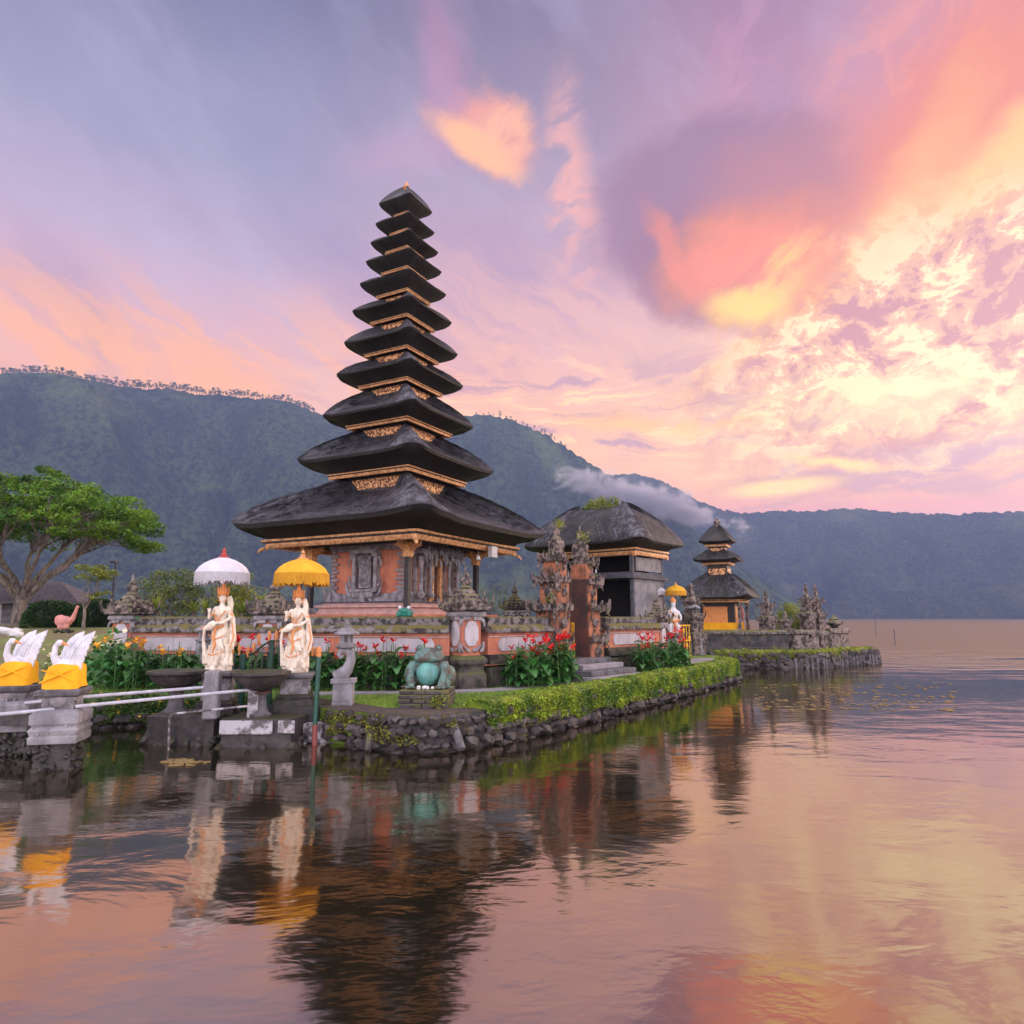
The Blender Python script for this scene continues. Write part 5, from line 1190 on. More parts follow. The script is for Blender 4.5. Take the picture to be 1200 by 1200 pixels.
tag(b.build('pebbles','bone_white',None,0,loc=(FP[0]+.02,FY,ft-.01)),'small white pebbles lying at the feet of the big stone frog','pebbles')
# little frog on the coping
q = at(474,722,17.25); lf = thing('frog_figurine','small glossy green frog sitting on the wall coping at the foot of the tower post','frog statue',(q.x,17.25,2.30))
b = MB(); b.ell((0,0,.10),(.17,.14,.11)); b.ell((0,-.05,.17),(.16,.12,.07))
for s in (-1,1): b.ell((s*.14,-.02,.08),(.07,.12,.09)); b.tube([(s*.12,-.1,.12),(s*.15,-.16,.03)],[.04,.03],6)
b.build('body','frog_green_paint',lf,180,remesh=.02,relax=2)
for s in (-1,1): b = MB(); b.ell((s*.11,-.06,.25),.045,10,8); b.build('eye','bone_white',lf,180)
# ------------------------------------------------------------------ swans
def swan(label, loc, rz, k=1.0):
    root = thing('swan_statue', label, 'swan statue', loc, rz); root.scale = (k*.76,k*.76,k*.94)
    b = MB(); b.ell((0,.02,.26),(.24,.30,.24)); b.tube([(-.10,-.12,.36),(-.17,-.20,.52),(-.15,-.20,.68),(-.09,-.22,.74),(-.02,-.25,.735)],[.10,.065,.052,.055,.04],10); b.ell((-.06,-.23,.735),(.07,.055,.055)); b.build('body','white_paint',root,180,remesh=.02,relax=2)
    b = MB(); b.lathe([(.035,0),(.03,.05),(.012,.12),(.003,.14)],8); 
    for i in range(len(b.v)): x,y,z = b.v[i]; b.v[i] = (.0+z*.95, -.245+x, .735+y*.7-z*.35)
    b.build('beak','beak_orange',root,60)
    for lead, trail, wy in (([(.0,.22),(-.03,.36),(-.02,.50),(.04,.63),(.15,.75),(.30,.85),(.48,.92)],[(.45,.78),(.42,.68),(.385,.58),(.36,.48),(.33,.38),(.29,.26)],-.08),
                            ([(-.18,.25),(-.205,.40),(-.20,.54),(-.16,.67),(-.08,.79),(.03,.87),(.17,.92)],[(.155,.78),(.14,.66),(.12,.55),(.095,.44),(.06,.34),(.03,.25)],.12)):
        b = MB(); out = list(lead); prev = lead[-1]
        for q in trail:       # scalloped trailing feathers
            out.append((q[0]+.018, q[1]+.035)); out.append((q[0]-.012, q[1]+.02)); out.append(q)
        b.extrude([(x,z) for x,z in out[::-1]], .04); LZ = [p[1] for p in lead]; LX = [p[0] for p in lead]; TZ = [p[1] for p in trail[::-1]]+[.92]; TX = [p[0] for p in trail[::-1]]+[lead[-1][0]]
        for r_ in range(11):
            z = .27+.056*r_; x0 = float(np.interp(z,LZ,LX))+.03; x1 = float(np.interp(z,TZ,TX))-.02; m_ = max(1,int((x1-x0)/.05))
            for i in range(m_):
                x = x0+(x1-x0)*(i+.5)/m_; b.ell((x,-.020,z+.012*math.sin(i*2.)),(.026,.005,.042),6,4,Matrix.Rotation(R(20),4,'Y').to_euler().to_quaternion())
        for i in range(len(b.v)): x_,y_,z_ = b.v[i]; b.v[i] = (x_, y_+wy+.25*max(0,z_-.3)**2, z_)
        b.build('wing','white_paint',root,35)
    b = MB(); N = 40; vs = []; prof = [(.36,0),(.35,.08),(.33,.2),(.31,.30),(.29,.36),(.24,.385)]
    for j,(r_,z) in enumerate(prof):
        for i in range(N):
            a = 2*math.pi*i/N; sq_ = (abs(math.cos(a))**5+abs(math.sin(a))**5)**(-1/5)
            f = 1+.035*math.sin(a*5+z*12)+.02*math.sin(a*11-z*20)
            vs.append((r_*sq_*f*math.cos(a)*.95, r_*sq_*f*math.sin(a)*.9, z+(.03*math.sin(a*2+1) if j == 0 else 0)+.015*math.sin(a*3)*j/5))
    k_ = len(prof); b.add(vs,[(j*N+i,j*N+(i+1)%N,(j+1)*N+(i+1)%N,(j+1)*N+i) for j in range(k_-1) for i in range(N)]+[tuple((k_-1)*N+i for i in range(N))])
    b.tube([(-.33,-.33,.10),(-.05,-.345,.20),(.30,-.31,.33)],[.012,.02,.01],6); b.tube([(-.31,-.32,.30),(.05,-.34,.24),(.33,-.33,.12)],[.01,.016,.01],6)
    b.build('cloth_wrap','cloth_yellow',root,60); return root
def swan_pedestal(label, x, Y, ztop, k=1.0):
    root = thing('stone_pedestal', label, 'pedestal', (x,Y,0), R(14)); h = .36*k; z = ztop; k = k*.78
    b = MB()
    for q in range(120): a = random.choice((-1,1)); u = random.uniform(-1,1)*.34*k; s = (a*.34*k,u) if random.random() < .5 else (u,a*.34*k); b.rock((s[0],s[1],random.uniform(-.1,.42)),random.uniform(.04,.07))
    b.sq([(.33*k,-.3),(.31*k,.42)]); b.build('rubble_footing','wet_stone',root,40)
    b = MB(); b.sq([(.42*k,.40),(.43*k,.50),(.40*k,.52),(.44*k,.60),(.38*k,.66),(.43*k,.70),(.43*k,.84),(.34*k,.90)]); carve(b,(0,0,.62),(.84*k,.84*k,.12),30,.08,.03,up=-1); b.build('base','concrete',root,25,bevel=.01)
    b = MB(); b.sq([(.27*k,.88),(.27*k,z-.20),(.32*k,z-.12)]); carve(b,(0,0,z-.20),(.58*k,.58*k,.10),46,.09,.03,up=-.6)
    for a in range(4): b.M = Matrix.Rotation(a*math.pi/2,4,'Z'); b.ell((0,-.27*k,1.05),(.16*k,.05,.14),12,7); b.M = Matrix.Identity(4)
    b.build('carved_block','carved_grey',root,35)
    b = MB(); b.sq([(.31*k,z-.13),(.38*k,z-.09),(.40*k,z-.02),(.36*k,z)]); b.build('cap','concrete_dark',root,20,bevel=.01); return root
S1 = at(76,806,11.1); S0 = at(20,802,12.2)
swan_pedestal('nearest stone pedestal, under the swan with the orange beak, standing in the water', S1.x, 11.1, S1.z)
swan_pedestal('stone pedestal cut by the left edge, under the left swan', S0.x, 12.2, S0.z, 1.05)
swan('white swan statue with an orange beak in a yellow cloth on the nearest pedestal', (S1.x,11.1,S1.z), R(6), 1.02)
swan('white swan statue in a yellow cloth at the left edge of the picture', (S0.x,12.2,S0.z), R(10), 1.08)
b = MB()
for q in range(140): b.rock((random.uniform(-1.6,1.1),random.uniform(-.12,.12),random.uniform(-.1,.45)),random.uniform(.05,.09))
b.box((-.2,.05,.3),(2.8,.2,.5)); b.box((-.2,0,.60),(3.0,.34,.16)); tag(b.build('pier_wall','wet_stone',None,40,loc=(S0.x+.1,12.0,0)),'dark rubble wall between the two swan pedestals at the left edge','wall')
# rails
def rail(label, a, b_, r=.028):
    b = MB(); m_ = a.lerp(b_,.5); b.tube([a-a,(m_-a),(b_-a)],r,8); return tag(b.build('metal_rail','metal_pale',None,60,loc=a),label,'rail')
rail('upper pale metal rail running from the swan pedestal to the concrete post', at(94,817,11.25), at(246,805,12.95))
rail('lower pale metal rail running from the swan pedestal to the right-hand bowl', at(88,828,10.95), at(297,808,13.0))
rail('lower pale metal rail joining the two swan pedestals', at(-14,838.5,10.5), at(64,831,10.9))
rail('short upper metal rail behind the nearest swan pedestal', at(29,824,12.0), at(56,821,11.3))
b = MB(); a = at(199,838,12.6); b.tube([at(197,893,12.6)-a, at(198.5,842,12.6)-a, Vector((.02,0,0)), at(204,836.5,12.6)-a, at(290,827.5,12.75)-a],.02,8)
tag(b.build('bent_handrail','white_paint_worn',None,60,loc=a),'thin bent white handrail standing in the water below the left bowl','rail')
# ------------------------------------------------------------------ green gate with spear points
root = thing('iron_gate','green arched iron gate with orange spear tips between the two goddess statues','gate',(*ground_at(322,836,GZ),GZ)); gx, gy = root.location.x, root.location.y; gy = 14.75; root.location.y = gy; root.location.x = at(322,800,gy).x
def gl(px,py): p = at(px,py,gy); return Vector((p.x-root.location.x,0,p.z-GZ))
for px,pt in ((286,767),(319,752)):
    b = MB(); p = gl(px,pt); b.box((p.x,0,p.z/2-.1),(.09,.09,p.z+.2)); b.build('gate_post','green_paint',root,0,bevel=.006)
b = MB(); b.tube([gl(288,768),gl(298,765),gl(307,757),gl(317,751),gl(326,750.5),gl(330,755)],.022,8); b.tube([gl(270,767.5),gl(288,768)],.018,6); b.tube([gl(330,752),gl(334,790)],.02,6); b.tube([gl(272,800),gl(334,800)],.014,6); b.build('arched_rail','green_paint',root,60)
b = MB()
for px in (273,280,293,300,306,312,325): p = gl(px, 800); t = gl(px, 766 if px < 290 else 762 if px < 305 else 755); b.tube([(p.x,0,0),(p.x,0,t.z)],.009,5)
b.build('bars','wood_grey',root,60)
for px,pt in ((273,758),(281,755),(291,757),(298,752),(304,742),(316,738.5),(324,738.5)):
    b = MB(); p = gl(px,pt); b.lathe([(.012,-.24),(.03,-.2),(.02,-.16),(.042,-.09),(.03,-.04),(.004,0)],8,(p.x,0,p.z)); b.build('spear_tip','statue_orange',root,60)
root = thing('iron_fence','short green iron fence with orange spear tips right of the yellow-parasol statue','fence',(at(366,800,14.4).x,14.4,GZ))
def gl2(px,py): p = at(px,py,14.4); return Vector((p.x-root.location.x,0,p.z-GZ))
b = MB(); b.tube([gl2(360,770),gl2(374,770)],.02,6); b.tube([gl2(361,800),gl2(374,800)],.014,6)
for px in (362,366,370): b.tube([gl2(px,770),gl2(px,822)],.01,5)
b.build('railing','green_paint',root,60)
for px in (362,366.5,371): b = MB(); p = gl2(px,757); b.lathe([(.012,-.22),(.03,-.18),(.02,-.14),(.042,-.08),(.004,0)],8,(p.x,0,p.z)); b.build('spear_tip','statue_orange',root,60)
root = thing('green_pole','leaning green pole with an orange tip and a red foot standing in the water','pole',(at(369,872,13.0).x,13.0,-.1))
def gl3(px,py): p = at(px,py,13.0); return Vector((p.x-root.location.x,0,p.z+.1))
b = MB(); b.tube([gl3(369,850),gl3(374,770)],.045,12); b.build('shaft','green_paint',root,40)
b = MB(); b.tube([gl3(368.5,880),gl3(369,849)],.05,12); b.build('red_foot','red_foot',root,40)
b = MB(); p = gl3(374.5,757); b.lathe([(.02,-.22),(.04,-.17),(.025,-.13),(.05,-.08),(.004,0)],8,(p.x,0,p.z)); b.build('spear_tip','statue_orange',root,60)
# ------------------------------------------------------------------ canna lilies
def canna_proto(seed, flower, h=1.0):
    r = random.Random(seed); root = thing('canna_lily','x','plant')
    b = MB(); tops = []
    for s in range(2):
        a = r.uniform(0,6.28); hh = h*r.uniform(.75,1.05) if s else h*1.05; x0,y0 = .07*math.cos(a),.07*math.sin(a); x1,y1 = x0+r.uniform(-.1,.1), y0+r.uniform(-.1,.1)
        b.tube([(x0,y0,0),((x0+x1)/2,(y0+y1)/2,hh*.5),(x1,y1,hh)],[.014,.012,.008],5); tops.append((x0,y0,x1,y1,hh))
    b.build('stem','canna_stem',root,60)
    b = MB()
    for (x0,y0,x1,y1,hh) in tops:
        for k in range(6):
            t = .10+.62*k/5; z = hh*t; a = r.uniform(0,6.28); px,py = x0+(x1-x0)*t, y0+(y1-y0)*t; L = r.uniform(.32,.46)*h; W = L*.25; rise = r.uniform(.45,1.1)
            dr = Vector((math.cos(a),math.sin(a),0)); sd = Vector((-dr.y,dr.x,0)); vs = []; N = 6
            for i in range(N):
                u = i/(N-1); w_ = W*math.sin(math.pi*min(1,u*.93+.05))**.75; c_ = Vector((px,py,z))+dr*(L*u*.75)+Vector((0,0,L*(rise*u-.75*u*u)))
                fold = w_*.35; vs += [c_-sd*w_+Vector((0,0,fold)), c_, c_+sd*w_+Vector((0,0,fold))]
            b.add(vs,[(3*i+j,3*i+j+1,3*i+4+j,3*i+3+j) for i in range(N-1) for j in (0,1)])
    b.build('leaf_blades','canna_leaf',root,60)
    if flower:
        for (x0,y0,x1,y1,hh) in tops[:(1 if seed % 2 else 2)]:
            b = MB()
            for k in range(9):
                a = r.uniform(0,6.28); z = hh+r.uniform(-.04,.09); dr = Vector((math.cos(a),math.sin(a),r.uniform(.2,.9))); sd = Vector((-math.sin(a),math.cos(a),0))
                p = Vector((x1,y1,z)); b.add([p,p+dr*.05-sd*.035,p+dr*.105-sd*.012,p+dr*.10+sd*.02,p+dr*.05+sd*.035],[(0,1,2,3,4)])
            b.build('flower',flower,root,0)
    return root
def along(p0, p1, n, off0, off1, seed):
    r = random.Random(seed); L = math.hypot(p1[0]-p0[0],p1[1]-p0[1]); tx,ty = (p1[0]-p0[0])/L,(p1[1]-p0[1])/L; o = []
    for i in range(n): t = L*(i+r.uniform(.2,.8))/n; d_ = r.uniform(off0,off1); o.append((p0[0]+tx*t+ty*d_, p0[1]+ty*t-tx*d_))
    return o
bed_specs = [
 ('leafy canna lily with a yellow flower at the left end of the orange wall','canna lilies in the left bed','flower_yellow',along((-9.6,18.0),(-7.4,17.6),20,.6,1.5,1),2,1.0,0),
 ('canna lily with a red flower behind the green iron gate','canna lilies behind the iron gate','flower_red',along((-7.2,17.6),(-5.3,17.4),12,.6,1.1,2),1,1.0,0),
 ('canna lily with a red flower between the stone lantern and the frog','canna lilies left of the frog','flower_red',along((-5.1,17.4),(-1.9,17.1),26,.5,.95,3),1,1.0,0),
 ('canna lily with a red flower between the corner pillar and split gate','canna lilies right of the frog','flower_red',along((-.55,17.5),(1.0,19.2),26,.55,1.15,4),1,1.0,0),
 ('canna lily with a red flower in the bed right of the steps','canna lilies right of the steps','flower_red',along((3.0,21.6),(4.9,23.7),26,.5,1.5,5),1,1.05,0)]
n_pl = 0
for lab, grp, fl, spots, mod, h, _ in bed_specs:
    pr = [canna_proto(n_pl*7+k, fl if (k % 3 != 2 and not (fl == 'flower_yellow' and k != 0)) else None, h) for k in range(4)]
    for p in pr: tag(p, lab.replace(' with a yellow flower','').replace(' with a red flower','') if len(p.children) < 3 else lab, 'plant', grp + (' without flowers' if len(p.children) < 3 else ''))
    for i, (x, y) in enumerate(spots):
        o = pr[i] if i < 4 else copy_tree(pr[i % 4]); o.location = (x, y, GZ); o.rotation_euler = (0,0,random.uniform(0,6.28)); s_ = random.uniform(.85,1.12); o.scale = (s_,s_,s_)
    n_pl += 1
# cream blossom bush and big leaves behind the nearest swan, red poinsettia-like dots by the left wall
def flower_bush(label, px, py, Y, w, h, n, leafm, flm, nf, lsz=.16):
    x = at(px,py,Y).x; z = float(gz(np.array(x),np.array(Y))) if Y > 17.7 and x < -4 else GZ; root = thing('flowering_bush', label, 'bush', (x,Y,z))
    pts = RNG.normal(size=(n,3))*np.array((w*.28,w*.28,h*.25))+np.array((0,0,h*.45)); pts[:,2] = np.abs(pts[:,2]); v,f = leaves(pts,lsz,.3,.4,int(px)); np_mesh('foliage',v,f,leafm,root,False)
    b = MB(); 
    for k in range(5): b.tube([(random.uniform(-.1,.1),0,0),(random.uniform(-w,w)*.25,random.uniform(-w,w)*.2,h*.7)],.015,5)
    b.build('stems','canna_stem',root,60)
    pts = RNG.normal(size=(nf,3))*np.array((w*.25,w*.2,h*.14))+np.array((0,-.1,h*.85)); v,f = leaves(pts,.12,.6,.9,3); np_mesh('blossoms',v,f,flm,root,False); return root
flower_bush('bush with pale cream blossoms behind the wings of the nearest swan', 133, 745, 17.4, .9, 1.25, 300, 'canna_leaf','flower_cream', 34, .30)
flower_bush('low cream-flowered bush left of the nearest swan', 72, 742, 19.0, .8, .9, 220, 'leaf_olive','flower_cream', 26)
flower_bush('cream blossoms on a bush just right of the nearest swan beak', 105, 745, 18.2, .7, 1.05, 200, 'canna_leaf','flower_cream', 26, .25)
# ------------------------------------------------------------------ garden at the left
def tree(label, px, yb, Y, crown, R0=.3, fork=.3, limbs=6, leafn=90, lsz=.14, leafm='leaf_tree', csp=.35, seed=1, name='broadleaf_tree', zb=None, barkm='bark', cat='tree', sub=3, squash=.45):
    """crown: list of clump centres in metres relative to the foot"""
    r = random.Random(seed); x = at(px,yb,Y).x; z = at(px,yb,Y).z if zb is None else zb; root = thing(name, label, cat, (x,Y,z-.05))
    cl = [Vector(c) for c in crown]; H = max(c.z for c in cl); b = MB(); fk = Vector((0,0,H*fork))
    b.tube([(0,0,0),(.02*H*r.uniform(-1,1),0,H*fork*.5),fk],[R0*1.35,R0*1.0,R0*.9],10)
    ang = lambda c: math.atan2(c.y,c.x); cl.sort(key=ang); k = max(1,len(cl)//limbs)
    for i in range(0,len(cl),k):
        grp = cl[i:i+k]; cen = sum(grp,Vector())/len(grp); m1 = fk.lerp(cen,.45)+Vector((r.uniform(-.2,.2),r.uniform(-.2,.2),-.04*H)); m2 = fk.lerp(cen,.75)
        b.tube([fk-Vector((0,0,R0)),fk.lerp(m1,.5)+Vector((r.uniform(-.15,.15),r.uniform(-.1,.1),.02*H)),m1,m2],[R0*.62,R0*.45,R0*.33,R0*.2],7)
        for g in range(0,len(grp),sub):
            sg = grp[g:g+sub]; c2 = sum(sg,Vector())/len(sg); b0 = m1.lerp(m2,r.uniform(.1,.9)); mm = b0.lerp(c2,.6)-Vector((0,0,.05*(c2-b0).length)); b.tube([b0,mm],[R0*.22,R0*.12],5)
            for c in sg: b.tube([mm,mm.lerp(c,.5)+Vector((r.uniform(-.1,.1),0,0)),c],[R0*.11,R0*.07,R0*.03],4)
    b.build('trunk',barkm,root,60)
    rg = np.random.default_rng(seed); pts = []
    for c in cl:
        q = rg.normal(size=(leafn,3)); q /= np.linalg.norm(q,axis=1)[:,None]; q *= rg.uniform(.35,1.0,(leafn,1))**.6*csp*rg.uniform(.7,1.35); q[:,2] *= squash; pts.append(q+np.array(c))
    v,f = leaves(np.concatenate(pts),lsz,.8,.55,seed); np_mesh('crown',v,f,leafm,root,False); return root
rg = np.random.default_rng(3); cr = []
TS = 36/800
while len(cr) < 330:     # wide flat-topped crown; layer thickness and edge taken in metres from the trunk
    x, y = rg.uniform(-8.5,6.3), rg.uniform(-6,6)
    e = (max(x,0)/6.2+max(-x,0)/8.5)**2+(y/6.2)**2
    if e > 1: continue
    top = 8.15-.045*(x+.5)**2-.03*y*y-.12*max(0,x-2)+.5*(vnoise2(np.array([x*.55]),np.array([y*.55]),2)[0]-.5)*2
    bot = 4.55+.05*abs(x)**1.3*.3-.02*x - .10*max(0,x-2)+.5*(vnoise2(np.array([x*.7]),np.array([y*.7]),5)[0])
    if top-bot < .2: top = bot+.2
    z = top-(top-bot)*rg.uniform(0,1)**1.5
    if vnoise2(np.array([x*.9+z]),np.array([y*.9]),8)[0] < .12: continue
    cr.append((x,y,z))
tree('big spreading tree with a flat green crown and pale branching limbs at the left edge', 22, 736, 36, cr, .30, .20, 11, 200, .185, 'leaf_tree', .66, 3, squash=.42)
rg = np.random.default_rng(4)
def ballcrown(n, rx, ry, zc, rz_, seed, hol=.3):
    g = np.random.default_rng(seed); o = []
    while len(o) < n:
        p = g.uniform(-1,1,3); q = np.linalg.norm(p)
        if q > 1 or q < hol: continue
        o.append((p[0]*rx,p[1]*ry,zc+p[2]*rz_))
    return o
tree('small slender tree with a sparse light green crown left of the lamp pole', 97, 738, 33, [(c[0]+.35,c[1],c[2]) for c in ballcrown(20,.95,.8,2.75,.45,5)]+[(.6,0,1.75),(.3,0,1.6),(.9,0,1.8)], .07, .35, 4, 70, .13, 'leaf_yellow', .3, 5)
tree('rounded olive-green tree behind the left wall, left of the white parasol', 200, 722, 27, ballcrown(56,1.25,1.1,1.65,1.0,6), .12,.2,5,110,.10,'leaf_olive',.36,6,zb=1.6,squash=.7)
tree('taller yellow-green tree directly behind the white parasol', 275, 722, 28, ballcrown(40,.85,.9,1.35,1.0,7)+[(.15,0,2.5),(.35,.1,2.35),(.9,0,1.75),(1.1,.1,1.5)], .12,.2,5,110,.10,'leaf_yellow',.34,7,zb=1.6,squash=.7)
tree('dark green bush between the white parasol and the carved wall pillar', 300, 722, 24, ballcrown(24,.5,.5,.45,.4,8), .06,.2,4,90,.08,'leaf_dark',.22,8,zb=1.9,name='bush',cat='bush',squash=.8)
tree('light green shrub seen behind the right post of the tower', 572, 722, 26, [(a*.22,0,.25+.22*k+.1*abs(a)) for a in range(-2,4) for k in range(6)], .04,.1,4,34,.06,'leaf_yellow',.11,9,zb=1.95,name='shrub',cat='shrub',squash=1.6)
tree('round bright green bush behind the twin carved spires on the islet', 930, 748, 37, ballcrown(60,1.25,1.1,1.25,1.15,10,.2), .1,.15,5,100,.11,'leaf_yellow',.36,10,zb=.9,name='bush',cat='bush',squash=.8)
def yucca(label, px, py, Y, h, n=46, zb=1.7):
    x = at(px,py,Y).x; root = thing('yucca_palm', label, 'palm', (x,Y,zb)); b = MB(); b.tube([(0,0,0),(.04,0,h*.5),(0,0,h*.62)],[.08,.06,.06],7); b.build('trunk','bark',root,60)
    b = MB()
    for k in range(n):
        a = random.uniform(0,6.28); e = random.uniform(-.3,1.35); d_ = Vector((math.cos(a)*math.cos(e),math.sin(a)*math.cos(e),math.sin(e))); L = h*.5*random.uniform(.8,1.15); s_ = d_.cross(Vector((0,0,1))).normalized()*.03
        p = Vector((0,0,h*.62)); m_ = p+d_*L*.55; t = p+d_*L+Vector((0,0,-.12*L)); b.add([p-s_*.5,p+s_*.5,m_+s_,m_-s_,t],[(0,1,2,3),(3,2,4)])
    b.build('fronds','leaf_yellow',root,0); return root
yucca('spiky yucca palm behind the wall, left of the rounded olive tree foot', 184, 718, 22, 1.3, zb=1.75); yucca('spiky yucca palm behind the wall between the olive tree and the white parasol', 226, 718, 22.5, 1.15, zb=1.8)
yucca('spiky palm just left of the white parasol statue head', 240, 716, 24, 1.2, zb=1.85); yucca('small spiky palm right of the white parasol pole', 283, 716, 23, 1.0, zb=1.85)
def clipped(label, px, Y, wx, h, seed):
    x = at(px,735,Y).x; z = float(gz(np.array(x),np.array(Y))); root = thing('clipped_bush', label, 'bush', (x,Y,z))
    b = MB(); b.ell((0,0,h*.42),(wx*.46,.9,h*.52),20,12); b.build('foliage_mass','leaf_dark',root,60)
    g = np.random.default_rng(seed); q = g.normal(size=(5200,3)); q[:,2] = np.abs(q[:,2]); q /= np.linalg.norm(q,axis=1)[:,None]; q = np.sign(q)*np.abs(q)**.8; q *= np.array((wx*.5,1.0,h)); q += g.normal(size=q.shape)*.04
    v,f = leaves(q,.13,.3,.6,seed); np_mesh('leaves',v,f,'leaf_dark',root,False); return root
clipped('big dark clipped bush between the spreading tree and the pink animal statue', 58, 34, 2.2, 1.25, 1); clipped('dark clipped bush behind the pink animal statue', 88, 37, 2.0, 1.1, 2); clipped('dark clipped bush left of the squat end pillar of the wall', 117, 35, 1.7, 1.35, 3)
# tiled open hall, lamp pole, pink statue, white stones
hx = at(62,706,48); hall = thing('tiled_hall','low open hall with a grey tiled hip roof behind the spreading tree','hall',(hx.x-1.0,48,1.75),R(6))
ze = at(62,706,48).z-1.75; zr_ = at(62,681,48).z-1.75
b = MB(); b.add([(-4.2,-2.6,ze),(3.9,-2.6,ze),(3.9,2.6,ze),(-4.2,2.6,ze),(-1.6,0,zr_),(1.3,0,zr_),(-4.2,-2.6,ze-.12),(3.9,-2.6,ze-.12),(3.9,2.6,ze-.12),(-4.2,2.6,ze-.12)],[(0,1,5,4),(1,2,5),(2,3,4,5),(3,0,4),(6,7,1,0),(7,8,2,1),(8,9,3,2),(9,6,0,3),(9,8,7,6)])
for i in range(60): x = -4.1+i*.135; b.tube([(x,-2.62,ze+.02),(max(-1.6,min(1.3,x*.36)),-.05,zr_-.0 if -1.6 < x*.36 < 1.3 else zr_)],.03,4)
b.build('roof','roof_tile',hall,0)
for x in (-3.6,-1.2,1.2,3.4): b = MB(); b.box((x,-2.2,ze/2),(.2,.2,ze)); b.build('post','white_paint',hall,0,bevel=.01)
b = MB(); b.box((-2.6,.4,ze*.45),(2.2,.15,ze*.9)); b.box((0,0,.1),(8,4.6,.2)); b.build('back_wall','plaster_grey',hall,0)
b = MB(); lp = at(129,735,40); b.tube([(0,0,0),(0,0,at(129,657,40).z-lp.z)],[.08,.06],8); b.box((0,-.1,at(129,657,40).z-lp.z),(.3,.5,.1)); tag(b.build('lamp_pole','wood_grey',None,40,loc=(lp.x,40,lp.z-.1)),'slim grey lamp pole standing under the right edge of the big tree crown','lamp post')
q = at(76,738,27); root = thing('pink_animal_statue','pink animal statue with a long raised neck on dark rocks behind the swans','statue',(q.x,27,q.z))
b = MB(); b.ell((-.08,0,.32),(.34,.22,.22)); b.ell((-.22,0,.42),(.2,.18,.16)); b.tube([(.08,0,.32),(.26,0,.42),(.34,0,.66),(.40,0,.86)],[.16,.10,.065,.055],9); b.ell((.42,-.02,.88),(.07,.06,.06)); b.tube([(-.3,0,.3),(-.42,0,.36)],[.1,.04],6); b.ell((-.1,-.1,.12),(.14,.1,.14)); b.ell((.1,-.08,.12),(.1,.09,.12))
b.build('body','pink_paint',root,180,remesh=.025,relax=2)
b = MB(); [b.rock((random.uniform(-.4,.4),random.uniform(-.1,.15),.02),random.uniform(.08,.14)) for _ in range(12)]; tag(b.build('rocks','stone_dark',None,40,loc=(q.x,26.9,q.z-.05)),'dark rocks under the pink animal statue','rocks')
for px,py,w,lab in ((3,738,.5,'white painted stone at the very left edge beside the tree foot'),(18,741,.32,'small pale stone on the path right of the white painted stone')):
    b = MB(); p = at(px,py,26); b.rock((0,0,.12),(w,.3,.2)); b.rock((w*.5,0,.08),(w*.6,.25,.15)); tag(b.build('boulder','bone_white',None,60,loc=(p.x,26,p.z-.15)),lab,'boulder')
# ------------------------------------------------------------------ lake details
def pads(label, pxs, n, grp, size=.10):
    pr = None
    for i in range(n):
        px, py = pxs(i); x, y = ground_at(px, py, .012)
        if pr is None:
            b = MB(); vs = [(0,0,0)]+[(math.cos(a)*1.0,math.sin(a)*.8,.02*math.sin(a*3)) for a in np.linspace(.3,6.1,14)]; vs += [(x_,y_,z_-.05) for x_,y_,z_ in vs]; m_ = 15
            b.add(vs,[(0,j,j+1) for j in range(1,14)]+[(m_,m_+j+1,m_+j) for j in range(1,14)]+[(j,m_+j,m_+j+1,j+1) for j in range(1,14)]); pr = b.build('lily_pad','lily_pad',None,0); tag(pr,label,'lily pad',grp); o = pr
        else: o = pr.copy(); col.objects.link(o)
        s = size*random.uniform(.5,1.4); o.location = (x,y,.012); o.scale = (s,s,.12); o.rotation_euler.z = random.uniform(0,6.28)
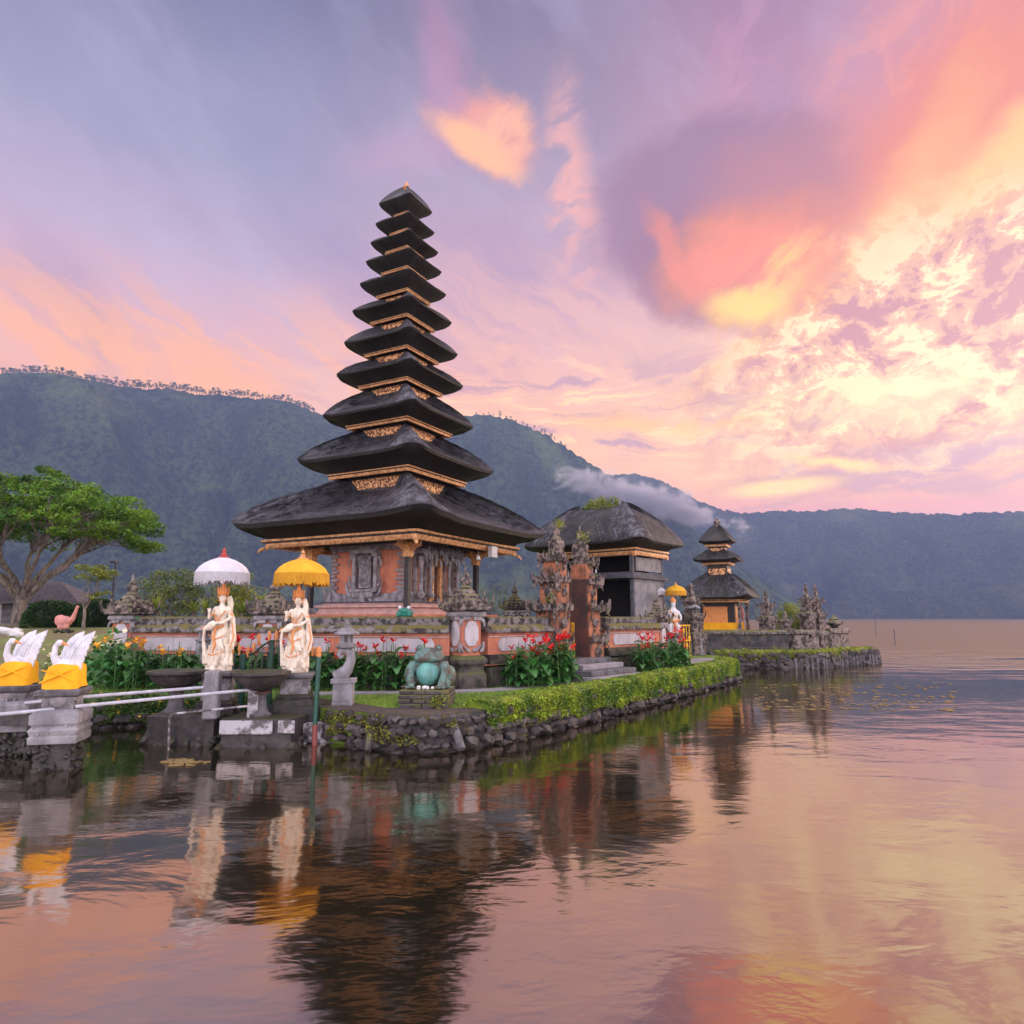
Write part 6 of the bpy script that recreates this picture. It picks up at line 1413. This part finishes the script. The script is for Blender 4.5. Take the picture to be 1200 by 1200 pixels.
rr = random.Random(5)
pads('small lily pad floating below the bent white handrail', lambda i: (rr.gauss(214,14), rr.gauss(893,1.4)), 22, 'lily pads by the handrail', .10)
pads('small floating leaf on the bright water right of the clipped hedge', lambda i: (rr.uniform(885,1120), rr.uniform(801,833)), 200, 'floating leaves right of the hedge', .075)
for px,pt,pb,Y,lab in ((1049,737,755,58,'thin pole standing in the far lake, the taller of two'),(1026,723,733,85,'thin pole standing in the far lake, the shorter of two')):
    p = at(px,pb,Y); b = MB(); b.tube([(0,0,-.3),(0,0,at(px,pt,Y).z)],.04,6); tag(b.build('lake_pole','wood_grey',None,60,loc=(p.x,Y,0)),lab,'pole')

# short grass over the lawn
def in_poly(x, y, P):
    c = np.zeros(len(x), bool); j = len(P)-1
    for i in range(len(P)):
        xi, yi = P[i]; xj, yj = P[j]; k = ((yi > y) != (yj > y)) & (x < (xj-xi)*(y-yi)/(yj-yi+1e-12)+xi); c ^= k; j = i
    return c
g = np.random.default_rng(8); x = g.uniform(-10, 9, 260000); y = g.uniform(12.4, 30, 260000)
keep = in_poly(x, y, TOP) & ~in_poly(x, y, rim) & (g.uniform(0, 1, len(x)) < np.clip(18/y-.45, .12, 1)*(.35+.9*fbm2(x*1.4, y*1.4, 3, 2)))
PX = np.interp(x, [p[0] for p in pp], [p[1] for p in pp]); keep &= (np.abs(y-PX) > .36) | (x < pp[0][0])
x, y = x[keep][:60000], y[keep][:60000]; n = len(x); a = g.uniform(0, 6.28, n); h = g.uniform(.02, .06, n); l = g.normal(0, .018, (n, 2))
p = np.stack([x, y, np.full(n, GZ+.004)], 1); sd_ = np.stack([np.cos(a), np.sin(a), 0*a], 1)*.006; tp = p+np.stack([l[:,0], l[:,1], h], 1)
v = np.stack([p-sd_, p+sd_, tp+sd_*.3, tp-sd_*.3], 1).reshape(-1, 3)
tag(np_mesh('grass_blades', v, np.arange(4*n).reshape(-1, 4), 'grass_blade', None, False), 'short green grass growing over the waterside lawn', 'grass', kind='stuff')
